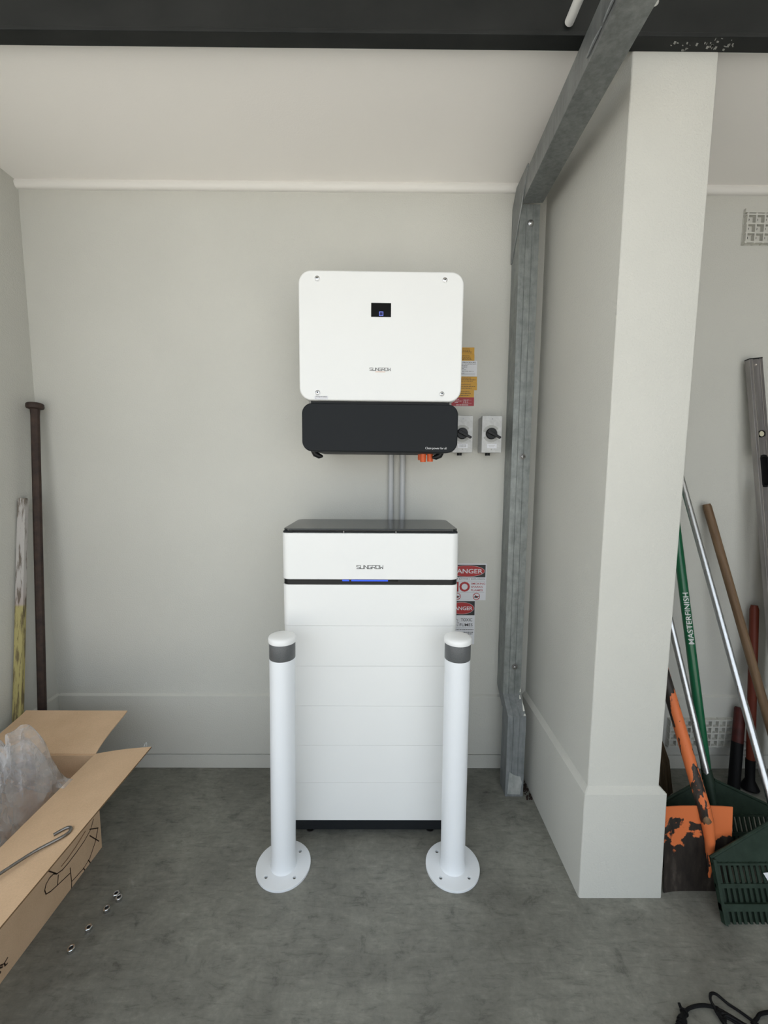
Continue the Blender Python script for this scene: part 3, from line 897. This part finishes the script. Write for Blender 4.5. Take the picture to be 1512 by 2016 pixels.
loc, rot, ln = lean((-1.497, 1.690, 0), (-1.530, 1.845, 1.752))
t = thing('digging_bar', 'dark rusty steel bar with a flat round head, leaning in the corner', 'bar', loc, rot)
B().lathe([(0.010, 0), (0.0168, 0.03), (0.0165, ln - 0.05), (0.0185, ln - 0.02)], (0, 0, 0), 10).build('shaft', M_RUST, t, angle=25)
B().lathe([(0.0185, ln - 0.021), (0.031, ln - 0.017), (0.033, ln - 0.010), (0.032, ln + 0.002), (0.027, ln + 0.006), (0.0, ln + 0.007)], (0, 0, 0), 24, caps=False).build('head', M_RUST, t, angle=50)
loc, rot, ln = lean((-1.545, 1.600, 0), (-1.5545, 1.775, 1.345))
o = B().loft([[(-.017, -.010, 0), (.017, -.010, 0), (.017, .010, 0), (-.017, .010, 0)], [(-.0175, -.010, .5), (.017, -.010, .5), (.017, .010, .5), (-.0175, .010, .5)],
              [(-.0165, -.010, ln - .01), (.0165, -.010, ln - .01), (.0165, .010, ln - .01), (-.0165, .010, ln - .01)], [(-.014, -.008, ln), (.014, -.008, ln), (.014, .008, ln), (-.014, .008, ln)]]).build('timber_stake', M_STAKE, bevel=0.002)
o.location = loc; o.rotation_euler = rot
tag(o, 'flaking white and yellow timber stake beside the rusty bar', 'stake')

# ------------------------------------------------------------------ cardboard box
X0, X1, Y0, Y1_, HB = -1.520, -1.088, 0.72, 1.464, 0.386
th = 0.005
t = thing('cardboard_box', 'open brown cardboard box against the left wall with its flaps up', 'box', (X1, Y1_, 0.001))
def lx(x): return x - X1
def ly(y): return y - Y1_
B().box(lx(X1 - th), 0, ly(Y0), 0, 0, HB).build('side_panel', M_CARD, t)
B().box(lx(X0), lx(X0 + th), ly(Y0), 0, 0, HB).build('side_panel', M_CARD, t)
B().box(lx(X0 + th), lx(X1 - th), -th, 0, 0, HB).build('end_panel', M_CARD, t)
B().box(lx(X0 + th), lx(X1 - th), ly(Y0), ly(Y0) + th, 0, HB).build('end_panel', M_CARD, t)
B().box(lx(X0 + th), lx(X1 - th), ly(Y0) + th, -th, 0, th).build('base_panel', M_CARD, t)
# right flap folded out, a little above level, with a soft bow
rings = []
LB = -ly(Y0)
for i in range(13):
    f = i / 12
    x = f * 0.214; z = HB + 0.029 * f + 0.004 * math.sin(PI * f)
    rings.append([(x, -LB, z), (x, -0.001, z), (x, -0.001, z + 0.0045), (x, -LB, z + 0.0045)])
fl = B().loft(rings).build('flap', M_CARD, t, angle=60)
B().box(0.2138, 0.2144, -LB, -0.001, HB + 0.029, HB + 0.0335).build('cut_edge', M_CARDEDGE, fl)
# back flap bent over backwards
rings = []
for i in range(13):
    f = i / 12
    y = f * 0.2005; z = HB + 0.050 * f + 0.014 * math.sin(PI * f) * (1 - f)
    rings.append([(lx(X0), y, z), (0, y, z), (0, y, z + 0.0045), (lx(X0), y, z + 0.0045)])
bfp = B().loft(rings).build('flap', M_CARD, t, angle=60)
# near flap hanging out, wall-side flap standing up
B().prism([(ly(Y0), HB), (ly(Y0) - 0.19, HB - 0.07), (ly(Y0) - 0.19, HB - 0.0655), (ly(Y0), HB + 0.0045)], lx(X0), 0, 'x').build('flap', M_CARD, t)
B().prism([(lx(X0), HB), (lx(X0) - 0.028, HB + 0.21), (lx(X0) - 0.0235, HB + 0.21), (lx(X0) + 0.0045, HB)], -LB, -0.001, 'y').build('flap', M_CARD, t)
# torn scrap of tape on the fold and on the outer edge
def film_patch(name, pts, parent):
    b = B(); b.add(pts, [tuple(range(len(pts)))]); return b.build(name, M_FILM, parent, smooth=False)


film_patch('tape_scrap', [(-0.012, -0.175, HB + 0.010), (0.018, -0.178, HB + 0.0085), (0.016, -0.135, HB + 0.0085), (-0.006, -0.140, HB + 0.018), (-0.020, -0.155, HB + 0.022)], t)
B().tube([(0.186, 0.0, HB + 0.031), (0.186, 0.006, HB + 0.040), (0.190, 0.008, HB + 0.046), (0.194, 0.006, HB + 0.040), (0.194, 0.0, HB + 0.032)], 0.0016, 6).build('tape_curl', M_FILM, t)
# printed hand symbol and mark on the side panel
HAND = [[(1.4293, 0.1364), (1.4124, 0.1114), (1.3781, 0.0971), (1.3371, 0.0917), (1.2986, 0.0897), (1.2743, 0.0916), (1.2516, 0.101), (1.2394, 0.1143)], [(1.22, 0.1454), (1.2465, 0.1082)],
        [(1.2376, 0.1147), (1.2228, 0.1176), (1.2076, 0.1115), (1.2008, 0.0964), (1.2045, 0.079), (1.222, 0.0689), (1.2478, 0.0612), (1.3029, 0.0466)], [(1.2564, 0.0906), (1.2497, 0.0608)],
        [(1.3066, 0.0637), (1.3078, 0.0095), (1.3057, -0.011)], [(1.312, 0.0084), (1.3643, -0.0002), (1.3978, 0.0068), (1.4303, 0.0413), (1.449, 0.08)], [(1.408, 0.1156), (1.4492, 0.0818)],
        [(1.4058, 0.0918), (1.4491, 0.0264)], [(1.3906, 0.0068), (1.3982, -0.011)], [(1.3645, 0.0014), (1.3696, -0.011)]]
MARK = [[(1.0621, 0.0344), (1.0522, 0.0306), (1.0541, 0.0208), (1.0598, 0.019)], [(1.0456, 0.0272), (1.0379, 0.0349), (1.0356, 0.0262), (1.0391, 0.0185)], [(1.0411, 0.0393), (1.0475, 0.0328)]]
FAINT = [[(1.385, 0.128), (1.34, 0.115), (1.30, 0.108), (1.272, 0.108)]]
for nm, ls, w, mm in (('printed_hand', HAND, 0.0036, M_CARDINK), ('printed_mark', MARK, 0.0042, M_CARDINK), ('faded_print', FAINT, 0.004, M_CARDINK2)):
    strokes(B(), [[(y - Y1_, z + 0.0135) for y, z in l] for l in ls], w, lambda u, v_: (0.0006, u, v_)).build(nm, mm, t, smooth=False)

# crumpled clear bag bulging out of the box
def bag():
    NX, NY = 110, 150
    b = B(); vs = []
    for j in range(NY + 1):
        for i in range(NX + 1):
            u, w = i / NX, j / NY
            x = -1.500 + u * 0.385; y = 0.80 + w * 0.60
            e = min(1, 6 * min(u, 1 - u)) * min(1, 7 * min(w, 1 - w))
            hgt = 0.10 + 0.075 * e
            hgt += 0.150 * math.exp(-(((x + 1.172) / 0.060) ** 2 + ((y - 1.300) / 0.060) ** 2))
            hgt += 0.120 * math.exp(-(((x + 1.290) / 0.100) ** 2 + ((y - 1.270) / 0.075) ** 2))
            hgt += 0.05 * math.exp(-(((x + 1.20) / 0.09) ** 2 + ((y - 1.08) / 0.12) ** 2))
            p = Vector((x * 11 + y * 3, y * 8, 3.1))
            r = 1 - abs(noise.noise(p)) * 3
            r2 = 1 - abs(noise.noise(p * 2.1 + Vector((5, 1, 2)))) * 3
            r3 = 1 - abs(noise.noise(p * 4.3 + Vector((1, 8, 4)))) * 3
            hgt += (0.026 * r + 0.022 * r2 + 0.011 * r3) * e
            dx = (0.030 * noise.noise(p * 1.3 + Vector((9, 3, 1))) + 0.012 * noise.noise(p * 3.7)) * e
            dy = (0.036 * noise.noise(p * 1.2 + Vector((2, 7, 5))) + 0.014 * noise.noise(p * 3.3 + Vector((4, 4, 4)))) * e
            vs.append((min(x + dx, -1.105), min(y + dy, 1.445), 0.235 + hgt))
    fs = [(j * (NX + 1) + i, j * (NX + 1) + i + 1, (j + 1) * (NX + 1) + i + 1, (j + 1) * (NX + 1) + i) for j in range(NY) for i in range(NX)]
    b.add(vs, fs)
    # a second, lower layer so that the film shows depth
    vs2 = [(x * 1.0, y, max(0.02, z - 0.05 - 0.02 * noise.noise(Vector((x * 14, y * 14, 1.0))))) for x, y, z in vs]
    b.add(vs2, fs)
    return b


o = bag().build('plastic_bag', M_FILM, angle=28)
tag(o, 'crumpled clear plastic bag bulging out of the cardboard box', 'bag')

# hooked rod lying on the right flap
def flz(x): return HB + 0.001 + 0.0045 + 0.0042 + 0.029 * (x - X1) / 0.214 + 0.004 * math.sin(PI * max(0, min(1, (x - X1) / 0.214)))
pp = [(-1.05, 0.865), (-0.990, 0.969), (-0.953, 1.030), (-0.925, 1.060), (-0.909, 1.078), (-0.903, 1.092), (-0.908, 1.105), (-0.920, 1.108), (-0.934, 1.098), (-0.944, 1.086)]
pts = []
for i in range(len(pp) - 1):
    for k in range(4):
        f = k / 4
        p0 = Vector(pp[max(i - 1, 0)]); p1 = Vector(pp[i]); p2 = Vector(pp[i + 1]); p3 = Vector(pp[min(i + 2, len(pp) - 1)])
        q_ = 0.5 * ((2 * p1) + (p2 - p0) * f + (2 * p0 - 5 * p1 + 4 * p2 - p3) * f * f + (3 * p1 - p0 - 3 * p2 + p3) * f ** 3)
        pts.append((q_.x, q_.y, flz(q_.x) + max(0.0, 1.09 - q_.y) * 0.07))
pts.append((*pp[-1], flz(pp[-1][0])))
o = B().tube(pts, 0.0042, 12).build('hooked_rod', M_STEEL)
tag(o, 'thin steel rod with a hooked end lying on the box flap', 'rod')

# ------------------------------------------------------------------ nuts on the floor
NUTS = [(-0.9461, 1.1167, 'steel nut on the floor nearest the viewer'), (-0.9334, 1.1740, 'steel nut on the floor, second from the viewer'),
        (-0.9146, 1.2321, 'steel nut on the floor, third from the viewer'), (-0.9133, 1.2799, 'steel nut on the floor, farther one of the touching pair, nearer the box'),
        (-0.8960, 1.2670, 'steel nut on the floor, one of the touching pair, farther from the box')]
for i, (x, y, lab) in enumerate(NUTS):
    t = thing('steel_nut', lab, 'nut', (x, y, 0), (0, 0, 0.4 + i), group='nuts scattered on the floor')
    B().lathe([(0.0052, 0), (0.0100, 0), (0.0108, 0.0012), (0.0108, 0.0115), (0.0096, 0.0130), (0.0062, 0.0130), (0.0056, 0.0118), (0.0056, 0.0008)], (0, 0, 0), 6 if i % 2 else 12, caps=False).build('ring', M_CHROME, t, angle=25)
    B().lathe([(0.0056, 0.0005), (0.0056, 0.006)], (0, 0, 0), 14).build('bore', M_BLACK, t)

# ------------------------------------------------------------------ cable lying on the floor
def spline(pp, n=5):
    out = []
    for i in range(len(pp) - 1):
        p0 = Vector(pp[max(i - 1, 0)]); p1 = Vector(pp[i]); p2 = Vector(pp[i + 1]); p3 = Vector(pp[min(i + 2, len(pp) - 1)])
        for k in range(n):
            f = k / n
            out.append(0.5 * ((2 * p1) + (p2 - p0) * f + (2 * p0 - 5 * p1 + 4 * p2 - p3) * f * f + (3 * p1 - p0 - 3 * p2 + p3) * f ** 3))
    out.append(Vector(pp[-1]))
    return out


t = thing('black_cable', 'coiled black cable with a ribbed plug lying on the floor near the viewer', 'cable', (0.93, 0.95, 0))
def C_(x, y, z): return (x - 0.93, y - 0.95, z)
B().tube(spline([C_(0.828, 0.966, .006), C_(0.850, 0.977, .006), C_(0.885, 0.983, .006), C_(0.915, 0.979, .008), C_(0.935, 0.965, .012)]), 0.0042, 8).build('lead', M_RUBBER, t)
B().tube(spline([C_(0.918, 0.972, .012), C_(0.917, 0.988, .016), C_(0.928, 1.000, .018), C_(0.945, 1.001, .014), C_(0.962, 0.984, .010), C_(0.985, 0.966, .008), C_(1.02, 0.93, .006)]), 0.0036, 8).build('loop', M_RUBBER, t)
for k in range(7):
    a = 0.004 * k
    pts = [C_(1.05, 0.885 - a, .006 + .004 * (k % 3)), C_(0.985, 0.930 - a * .6, .007 + .005 * (k % 3)), C_(0.940, 0.962 - a * .3, .008 + .005 * (k % 2)), C_(0.922, 0.975 - a * 1.2, .012),
           C_(0.916, 0.962 - a, .010 + .004 * (k % 3)), C_(0.930, 0.932 - a, .007), C_(0.975, 0.895 - a, .006)]
    B().tube(spline(pts), 0.0038, 7).build('coil_strand', M_RUBBER, t)
B().tube(spline([C_(0.995, 0.945, .006), C_(1.018, 0.956, .006), C_(1.040, 0.966, .006), C_(1.10, 0.972, .005)]), 0.0042, 8).build('lead', M_RUBBER, t)
# ribbed plug
pl = B()
a, e = Vector(C_(0.828, 0.966, .010)), Vector(C_(0.785, 0.925, .010))
pl.tube([a, a.lerp(e, .3), a.lerp(e, .32), e], [0.006, 0.008, 0.0105, 0.0105], 12)
pl.build('plug', M_RUBBER, t)
dd = (e - a).normalized(); sd = Vector((-dd.y, dd.x, 0))
for f, hgt in ((0.0, 0.015), (0.45, 0.012), (0.62, 0.012), (0.8, 0.012)):
    c_ = a.lerp(e, f)
    fb = B().tube([c_ - dd * 0.0025, c_ + dd * 0.0025], hgt if f else 0.010, 8)
    fb.build('rib', M_RUBBER, t)
B().tube([a - dd * 0.001 + sd * -0.006, a + sd * -0.014 - dd * 0.010 + Vector((0, 0, 0.004))], 0.004, 6).build('tie', M_RUBBER, t)

# ------------------------------------------------------------------ air vents in the alcove
def vent(name, label, x0, z0, nx, nz, pitch, y, top_bar=False):
    W, Hh = nx * pitch + 0.012, nz * pitch + 0.012 + (0.022 if top_bar else 0)
    t = thing(name, label, 'vent', (x0, y, z0))
    B().box(0, W, -0.003, 0, 0, Hh).build('back_plate', M_TRIMV, t)
    gb = B()
    bw = 0.0065
    for i in range(nx + 1):
        x = 0.006 + i * pitch
        gb.box(x - bw / 2, x + bw / 2, -0.020, -0.003, 0, nz * pitch + 0.012)
    for k in range(nz + 1):
        z = 0.006 + k * pitch
        gb.box(0, W, -0.0198, -0.0032, z - bw / 2, z + bw / 2)
    if top_bar:
        gb.box(0, W, -0.012, -0.003, nz * pitch + 0.017, Hh)
    gb.build('grille', M_TRIMV, t, smooth=False)
    proto = None
    for i in range(nx):
        for k in range(nz):
            if proto is None:
                hb = B().lathe([(pitch * 0.20, -0.0036), (pitch * 0.20, -0.003)], (0, 0, 0), 12, 'y')
                h_ = hb.build('vent_hole', M_BLACK, t); proto = h_
            else:
                h_ = proto.copy(); COL.objects.link(h_); h_.parent = t
            h_.location = (0.006 + (i + 0.34) * pitch, 0, 0.006 + (k + 0.64) * pitch)
    return t


M_TRIMV = mat('vent_paint', (0.55, 0.545, 0.50), 0.75, spec=0.25)
vent('air_vent', 'small square-holed air vent high on the alcove wall', 1.572, 2.464, 6, 3, 0.0375, WY, True)
vent('air_vent', 'wide square-holed air vent low on the alcove wall behind the tools', 1.405, 0.130, 10, 4, 0.0335, PY)

# ------------------------------------------------------------------ tools in the alcove
# orange square-mouth shovel
t = thing('shovel', 'orange square-mouth shovel with paint worn off, leaning by the pier', 'shovel', (1.112, 1.297, 0.001))
tl = math.tan(math.radians(4.0))
rings = []
for k in range(15):
    z = 0.305 * k / 14
    ring_f = []; ring_b = []
    hwk = 0.116 + 0.004 * (z / 0.305)
    for i in range(17):
        s = -1 + 2 * i / 16
        x = s * hwk
        y = z * tl - 0.006 * (abs(s) ** 3.0) * (1.2 - 0.4 * z / 0.305)
        ring_f.append((x, y, z)); ring_b.append((x, y + 0.003, z))
    rings.append(ring_f + ring_b[::-1])
B().loft(rings).build('blade', M_BLADE, t, angle=60)
hp0 = Vector((0.044, 0.030, 0.06)); hp1 = Vector((0.030, 0.016, 0.275))
B().tube([(0.048, 0.004, 0.05), (0.046, 0.004, 0.10), (0.040, 0.006, 0.19), (0.030, 0.010, 0.25), (0.018, 0.020, 0.31)], [0.004, 0.010, 0.016, 0.020, 0.021], 14).build('socket', M_OTUBE, t, angle=60)
B().tube([(0.026, 0.004, 0.245), (0.022, 0.0045, 0.268), (0.018, 0.008, 0.29)], [0.006, 0.0145, 0.010], 14).build('socket_end', M_WOODH, t, angle=60)
dr = Vector((1.046 - 1.132, 1.425 - 1.317, 0.703 - 0.30)).normalized()
hs = Vector((0.020, 0.020, 0.30))
B().tube([hs, hs + dr * 0.25, hs + dr * 0.52], [0.021, 0.020, 0.0195], 18).build('handle', M_OTUBE, t, angle=60)
he = hs + dr * 0.52
B().tube([he, he + dr * 0.10], [0.0195, 0.016], 14).build('handle_neck', M_OTUBE, t, angle=60)
gp = he + dr * 0.12
ax = Vector((0.35, 1, -0.1)).normalized()
B().tube([gp - ax * 0.05, gp + ax * 0.05], 0.0135, 12).build('grip', M_WOODH, t)

# green plastic rakes
def rake(label, mx, y0, handle_to, r=0.0125):
    tilt = math.radians(22)
    t = thing('plastic_rake', label, 'rake', (mx, y0, 0.002), group='green plastic rakes in the alcove')
    ct, sn = math.cos(tilt), math.sin(tilt)
    def P(x, l, dpt=0.0): return (x, l * sn + dpt * ct, l * ct - dpt * sn)      # dpt: out of the head plane (negative = towards the viewer)
    hw, LS, LA = 0.255, 0.182, 0.285
    def plate2(out, d0, d1):
        n = len(out)
        return B().add([P(x, l, d0) for x, l in out] + [P(x, l, d1) for x, l in out],
                       [tuple(range(n)), tuple(range(n, 2 * n))] + [(i, (i + 1) % n, n + (i + 1) % n, n + i) for i in range(n)])
    plate2([(-hw, LS - .016), (hw, LS - .016), (hw, LS), (0.024, LA), (-0.024, LA), (-hw, LS)], 0.0, 0.004).build('head', M_RAKE, t)
    # raised rim along the shoulders
    for s in (-1, 1):
        B().tube([P(s * hw, LS, 0), P(s * 0.024, LA, 0)], 0.0055, 8).build('rim', M_RAKE, t)
        plate2([(s * hw, 0.004), (s * (hw - 0.010), 0.0), (s * (hw - 0.010), LS), (s * hw, LS)], -0.014, 0.004).build('side_rib', M_RAKE, t, bevel=0.001)
    plate2([(-hw, LS - 0.020), (hw, LS - 0.020), (hw, LS - 0.014), (-hw, LS - 0.014)], -0.006, 0.0).build('cross_rib', M_RAKE, t)
    plate2([(-hw, 0.098), (hw, 0.098), (hw, 0.110), (-hw, 0.110)], -0.004, 0.005).build('cross_rib', M_RAKE, t)
    plate2([(-hw, 0.038), (hw, 0.038), (hw, 0.058), (-hw, 0.058)], -0.010, 0.004).build('cross_rib', M_RAKE, t)
    n = 26
    proto = None
    for i in range(n):
        x = -hw + 0.012 + (2 * hw - 0.024) * (i + 0.5) / n
        if proto is None:
            b = plate2([(-0.0045, 0.0), (0.0045, 0.0), (0.0050, LS - 0.012), (-0.0050, LS - 0.012)], -0.002, 0.003)
            o = b.build('tine', M_RAKE, t, smooth=False); proto = o
        else:
            o = proto.copy(); COL.objects.link(o); o.parent = t
        o.location = (x, 0, 0)
    plate2([(-hw + 0.008, 0.002), (hw - 0.008, 0.002), (hw - 0.008, 0.104), (-hw + 0.008, 0.104)], 0.005, 0.007).build('back_web', M_RAKEDK, t)
    # socket ridge and handle
    B().tube([P(0, LS - 0.01, -0.002), P(0, LA, -0.002), P(0, LA + 0.035, 0.0)], [0.010, 0.019, 0.0185], 12).build('socket', M_RAKE, t, angle=60)
    a = Vector(P(0, LA - 0.02, -0.002)); e = Vector(handle_to) - Vector((mx, y0, 0.002))
    B().tube([a, e], r, 16).build('handle', M_ALU, t, angle=60)
    return t


rake('green plastic rake standing behind the orange shovel', 1.290, 1.385, (1.160, 1.878, 1.46))
r2 = rake('green plastic rake at the front of the alcove with a long bright handle', 1.374, 1.190, (1.333, 1.880, 1.56))
tl_ = math.radians(22)
def P2(x, l, d_): return (x, l * math.sin(tl_) + d_ * math.cos(tl_), l * math.cos(tl_) - d_ * math.sin(tl_))
B().add([P2(-0.092, 0.142, -0.008), P2(-0.01, 0.150, -0.008), P2(-0.01, 0.098, -0.008), P2(-0.076, 0.110, -0.008)], [(0, 1, 2, 3)]).build('silver_sticker', M_PAPER, r2)

# green pole with lettering
loc, rot, ln = lean((1.420, 1.605, 0), (1.275, 1.865, 1.62))
t = thing('green_pole', 'bright green painted pole with white lettering, behind the rake handle', 'pole', loc, rot)
B().lathe([(0.0185, 0), (0.0185, ln)], (0, 0, 0), 24).build('tube', M_GREEN, t)
cu = bpy.data.curves.new('t', 'FONT'); cu.body = 'MASTERFINISH'; cu.size = 1; cu.offset = 0.006; cu.resolution_u = 3
to = bpy.data.objects.new('t', cu); COL.objects.link(to)
me = bpy.data.meshes.new_from_object(to.evaluated_get(bpy.context.evaluated_depsgraph_get()))
bpy.data.objects.remove(to); bpy.data.curves.remove(cu)
tb = bmesh.new(); tb.from_mesh(me)
for k_ in range(1, 12):                                   # cut the letters so that they can follow the curve of the tube
    bmesh.ops.bisect_plane(tb, geom=tb.verts[:] + tb.edges[:] + tb.faces[:], plane_co=(0, k_ * 0.0625 - 0.02, 0), plane_no=(0, 1, 0))
tb.to_mesh(me); tb.free()
wmax = max(v_.co.x for v_ in me.vertices)
# wrap the line round the tube so that it reads upwards, facing the viewer
back = Matrix.Identity(3)
inv = rot.to_matrix().inverted()
face = inv @ Vector((-0.60, -0.80, 0.10)); a0 = math.atan2(face.y, face.x) + 0.30
for v_ in me.vertices:
    along = 0.735 + v_.co.x / wmax * 0.225
    ang = a0 - (v_.co.y / 0.69 - 0.5) * 0.0215 / 0.0188
    v_.co = (0.0190 * math.cos(ang), 0.0190 * math.sin(ang), along)
me.materials.clear(); me.materials.append(M_WINK); me.name = 'lettering'
o = bpy.data.objects.new('lettering', me); COL.objects.link(o); o.parent = t

# brown wooden handle leaning on the wall
loc, rot, ln = lean((1.779, 1.600, 0.0), (1.495, 1.872, 1.325))
t = thing('wooden_handled_tool', 'brown wooden tool handle leaning on the alcove wall', 'tool', loc, rot)
B().lathe([(0.0165, 0.02), (0.0175, 0.4), (0.0170, 0.9), (0.0175, ln - 0.012), (0.0150, ln)], (0, 0, 0), 20).build('handle', M_WOODH, t, angle=50)
B().lathe([(0.013, 0.0), (0.020, 0.01), (0.020, 0.16), (0.018, 0.17)], (0, 0, 0), 20).build('ferrule', M_RUST, t)

# long spirit level
loc, rot, ln = lean((1.842, 1.700, 0.0), (1.643, 1.866, 1.985))
rot = (Vector((1.643, 1.866, 1.985)) - Vector((1.842, 1.700, 0.0))).to_track_quat('Z', 'Y')
t = thing('spirit_level', 'long grey aluminium spirit level leaning on the alcove wall', 'level', loc)
dz = (Vector((1.643, 1.866, 1.985)) - Vector((1.842, 1.700, 0.0))).normalized()
ydir = Vector((0, 1, 0)); ydir = (ydir - dz * ydir.dot(dz)).normalized(); xdir = ydir.cross(dz).normalized()
mm = Matrix((xdir, ydir, dz)).transposed()
t.rotation_euler = mm.to_euler()
ln = 1.99
HWL = 0.029
# box section: two rails joined by a web, openings left for the grips
prof_cap = 0.004
seg = [(0.0, 0.62), (0.74, 1.42), (1.56, ln - 0.004)]      # solid stretches between the grip slots
body = B()
def lv(z0, z1):
    body.box(-HWL + 0.007, HWL - 0.007, -0.008, 0.008, z0, z1)
for z0, z1 in seg:
    lv(z0, z1)
body.build('web', M_LEVEL, t)
for s in (-1, 1):
    x0, x1 = sorted((s * HWL, s * (HWL - 0.0125)))
    rl = B().box(x0, x1, -0.0125, 0.0125, 0, ln - 0.004).build('rail', M_LEVEL, t, bevel=0.0012)
    xe = s * (HWL - 0.0125)
    B().box(xe - 0.0012, xe + 0.0012, -0.0130, -0.0118, 0, ln - 0.004).build('edge_highlight', M_LEVELEDGE, rl)  # thin bright strip paints the highlight along the rail edge
B().box(-HWL, HWL, -0.0128, 0.0128, ln - 0.0045, ln).build('end_cap', M_BLACK, t)
for z0, z1 in ((0.62, 0.74), (1.42, 1.56)):
    fr = B()
    o_ = rrect(-0.0168, 0.0168, z0 - 0.002, z1 + 0.002, 0.0165, 8); i_ = rrect(-0.0115, 0.0115, z0 + 0.005, z1 - 0.005, 0.0112, 8)
    n = len(o_)
    fr.add([(p[0], -0.0145, p[1]) for p in o_] + [(p[0], -0.0145, p[1]) for p in i_] + [(p[0], 0.0135, p[1]) for p in o_] + [(p[0], 0.0135, p[1]) for p in i_],
           [f for k in range(n) for f in ((k, (k + 1) % n, n + (k + 1) % n, n + k), (n + k, n + (k + 1) % n, 3 * n + (k + 1) % n, 3 * n + k), (2 * n + k, 2 * n + (k + 1) % n, 3 * n + (k + 1) % n, 3 * n + k), (k, (k + 1) % n, 2 * n + (k + 1) % n, 2 * n + k))])
    fr.build('grip_slot', M_RUBBER, t, angle=50)
for z in (ln - 0.335, 1.10):
    B().lathe([(0.0155, -0.0075), (0.0155, -0.013), (0.0125, -0.0132), (0.0125, -0.009)], (0, 0, z), 24, 'y', caps=False).build('vial_bezel', M_RUBBER, t)
    B().lathe([(0.0125, -0.0078), (0.0125, -0.0095), (0, -0.0098)], (0, 0, z), 24, 'y', caps=False).build('vial', M_VIAL, t)
B().lathe([(0.005, -0.0075), (0.005, -0.010), (0.003, -0.0101), (0.003, -0.0082)], (0, 0, ln - 0.03), 14, 'y').build('end_screw', M_LEVELEDGE, t)
B().box(-0.008, 0.004, -0.0084, -0.0078, 0.80, 0.87).build('printed_badge', M_INK, t)

# raw timber standing behind the level
loc, rot, ln = lean((1.868, 1.800, 0), (1.781, 1.878, 1.60))
o = B().box(-0.045, 0.045, -0.010, 0.010, 0, ln).build('timber_board', M_TIMBER, bevel=0.002)
o.location = loc; o.rotation_euler = rot
tag(o, 'pale raw timber board standing behind the spirit level', 'board')

# red and black tubes standing against the wall
loc, rot, ln = lean((1.6420, 1.757, 0), (1.7280, 1.855, 0.346))
t = thing('red_black_tube', 'short dark red tube with black lower half, by the low vent', 'tube', loc, rot)
B().lathe([(0.0225, 0.205), (0.0228, 0.21), (0.0228, ln - 0.008), (0.019, ln), (0.0, ln + 0.001)], (0, 0, 0), 24, caps=False).build('upper_sleeve', M_TUBERED, t, angle=50)
B().lathe([(0.0232, 0), (0.0232, 0.212)], (0, 0, 0), 24).build('lower_sleeve', M_RUBBER, t)
loc, rot, ln = lean((1.7180, 1.757, 0), (1.7540, 1.862, 0.850))
t = thing('red_handled_tool', 'tall red-orange tool handle with black foot and clear clip behind the wooden handle', 'tool', loc, rot)
B().lathe([(0.0165, 0.14), (0.017, 0.2), (0.0175, 0.5), (0.0175, ln - 0.02), (0.013, ln)], (0, 0, 0), 20).build('handle', M_TUBEOR, t, angle=50)
B().lathe([(0.034, 0.006), (0.036, 0.012), (0.028, 0.03), (0.0185, 0.05), (0.0185, 0.142)], (0, 0, 0), 20).build('foot', M_RUBBER, t)
B().box(-0.016, 0.02, -0.045, -0.0205, 0.165, 0.205).build('clip', M_FILM, t, bevel=0.004)

# straw broom tucked behind the pier
loc, rot, ln = lean((1.235, 1.690, 0), (1.130, 1.868, 1.30))
t = thing('straw_broom', 'dirty straw broom standing in the dark corner behind the pier', 'broom', loc, rot)
B().lathe([(0.0125, 0.33), (0.0125, ln)], (0, 0, 0), 14).build('handle', M_WOODH, t)
rings = []
for z, hw, dp in ((0.008, 0.122, 0.028), (0.08, 0.120, 0.034), (0.17, 0.105, 0.036), (0.26, 0.070, 0.032), (0.33, 0.030, 0.024), (0.36, 0.018, 0.018)):
    rings.append([(hw * math.cos(2 * PI * i / 40), dp * math.sin(2 * PI * i / 40) * (0.9 + 0.2 * (i % 2)), z) for i in range(40)])
B().loft(rings).build('bristle_core', M_STRAW, t, smooth=False)
br = B(); random.seed(21)
for k in range(150):
    a = random.uniform(-1, 1); f = random.uniform(-1, 1)
    x0 = a * 0.118; x1 = a * 0.055
    br.tube([(x0, f * 0.036 - 0.004, 0.006 + random.uniform(0, .02)), ((x0 + x1) / 2 * 1.12, f * 0.040, 0.17), (x1, f * 0.030, 0.28)], 0.0017, 4)
o = br.build('bristles', M_STRAW, t); o['kind'] = 'stuff'

# dark gravel in the gap between the post foot and the pier
pb = B(); random.seed(5)
for k in range(60):
    r_ = random.uniform(0.0025, 0.006)
    cx, cy = random.uniform(0.657, 0.683), random.uniform(1.70, 1.86)
    pts = [(cx + r_ * math.cos(a_), cy + r_ * math.sin(a_)) for a_ in (0.3, 1.5, 2.7, 4.0, 5.2)]
    pb.prism(pts, 0.0, r_ * random.uniform(0.8, 1.5), 'z')
o = pb.build('gravel', M_RUST)
tag(o, 'dark gravel in the gap between steel post and pier', 'gravel'); o['kind'] = 'stuff'
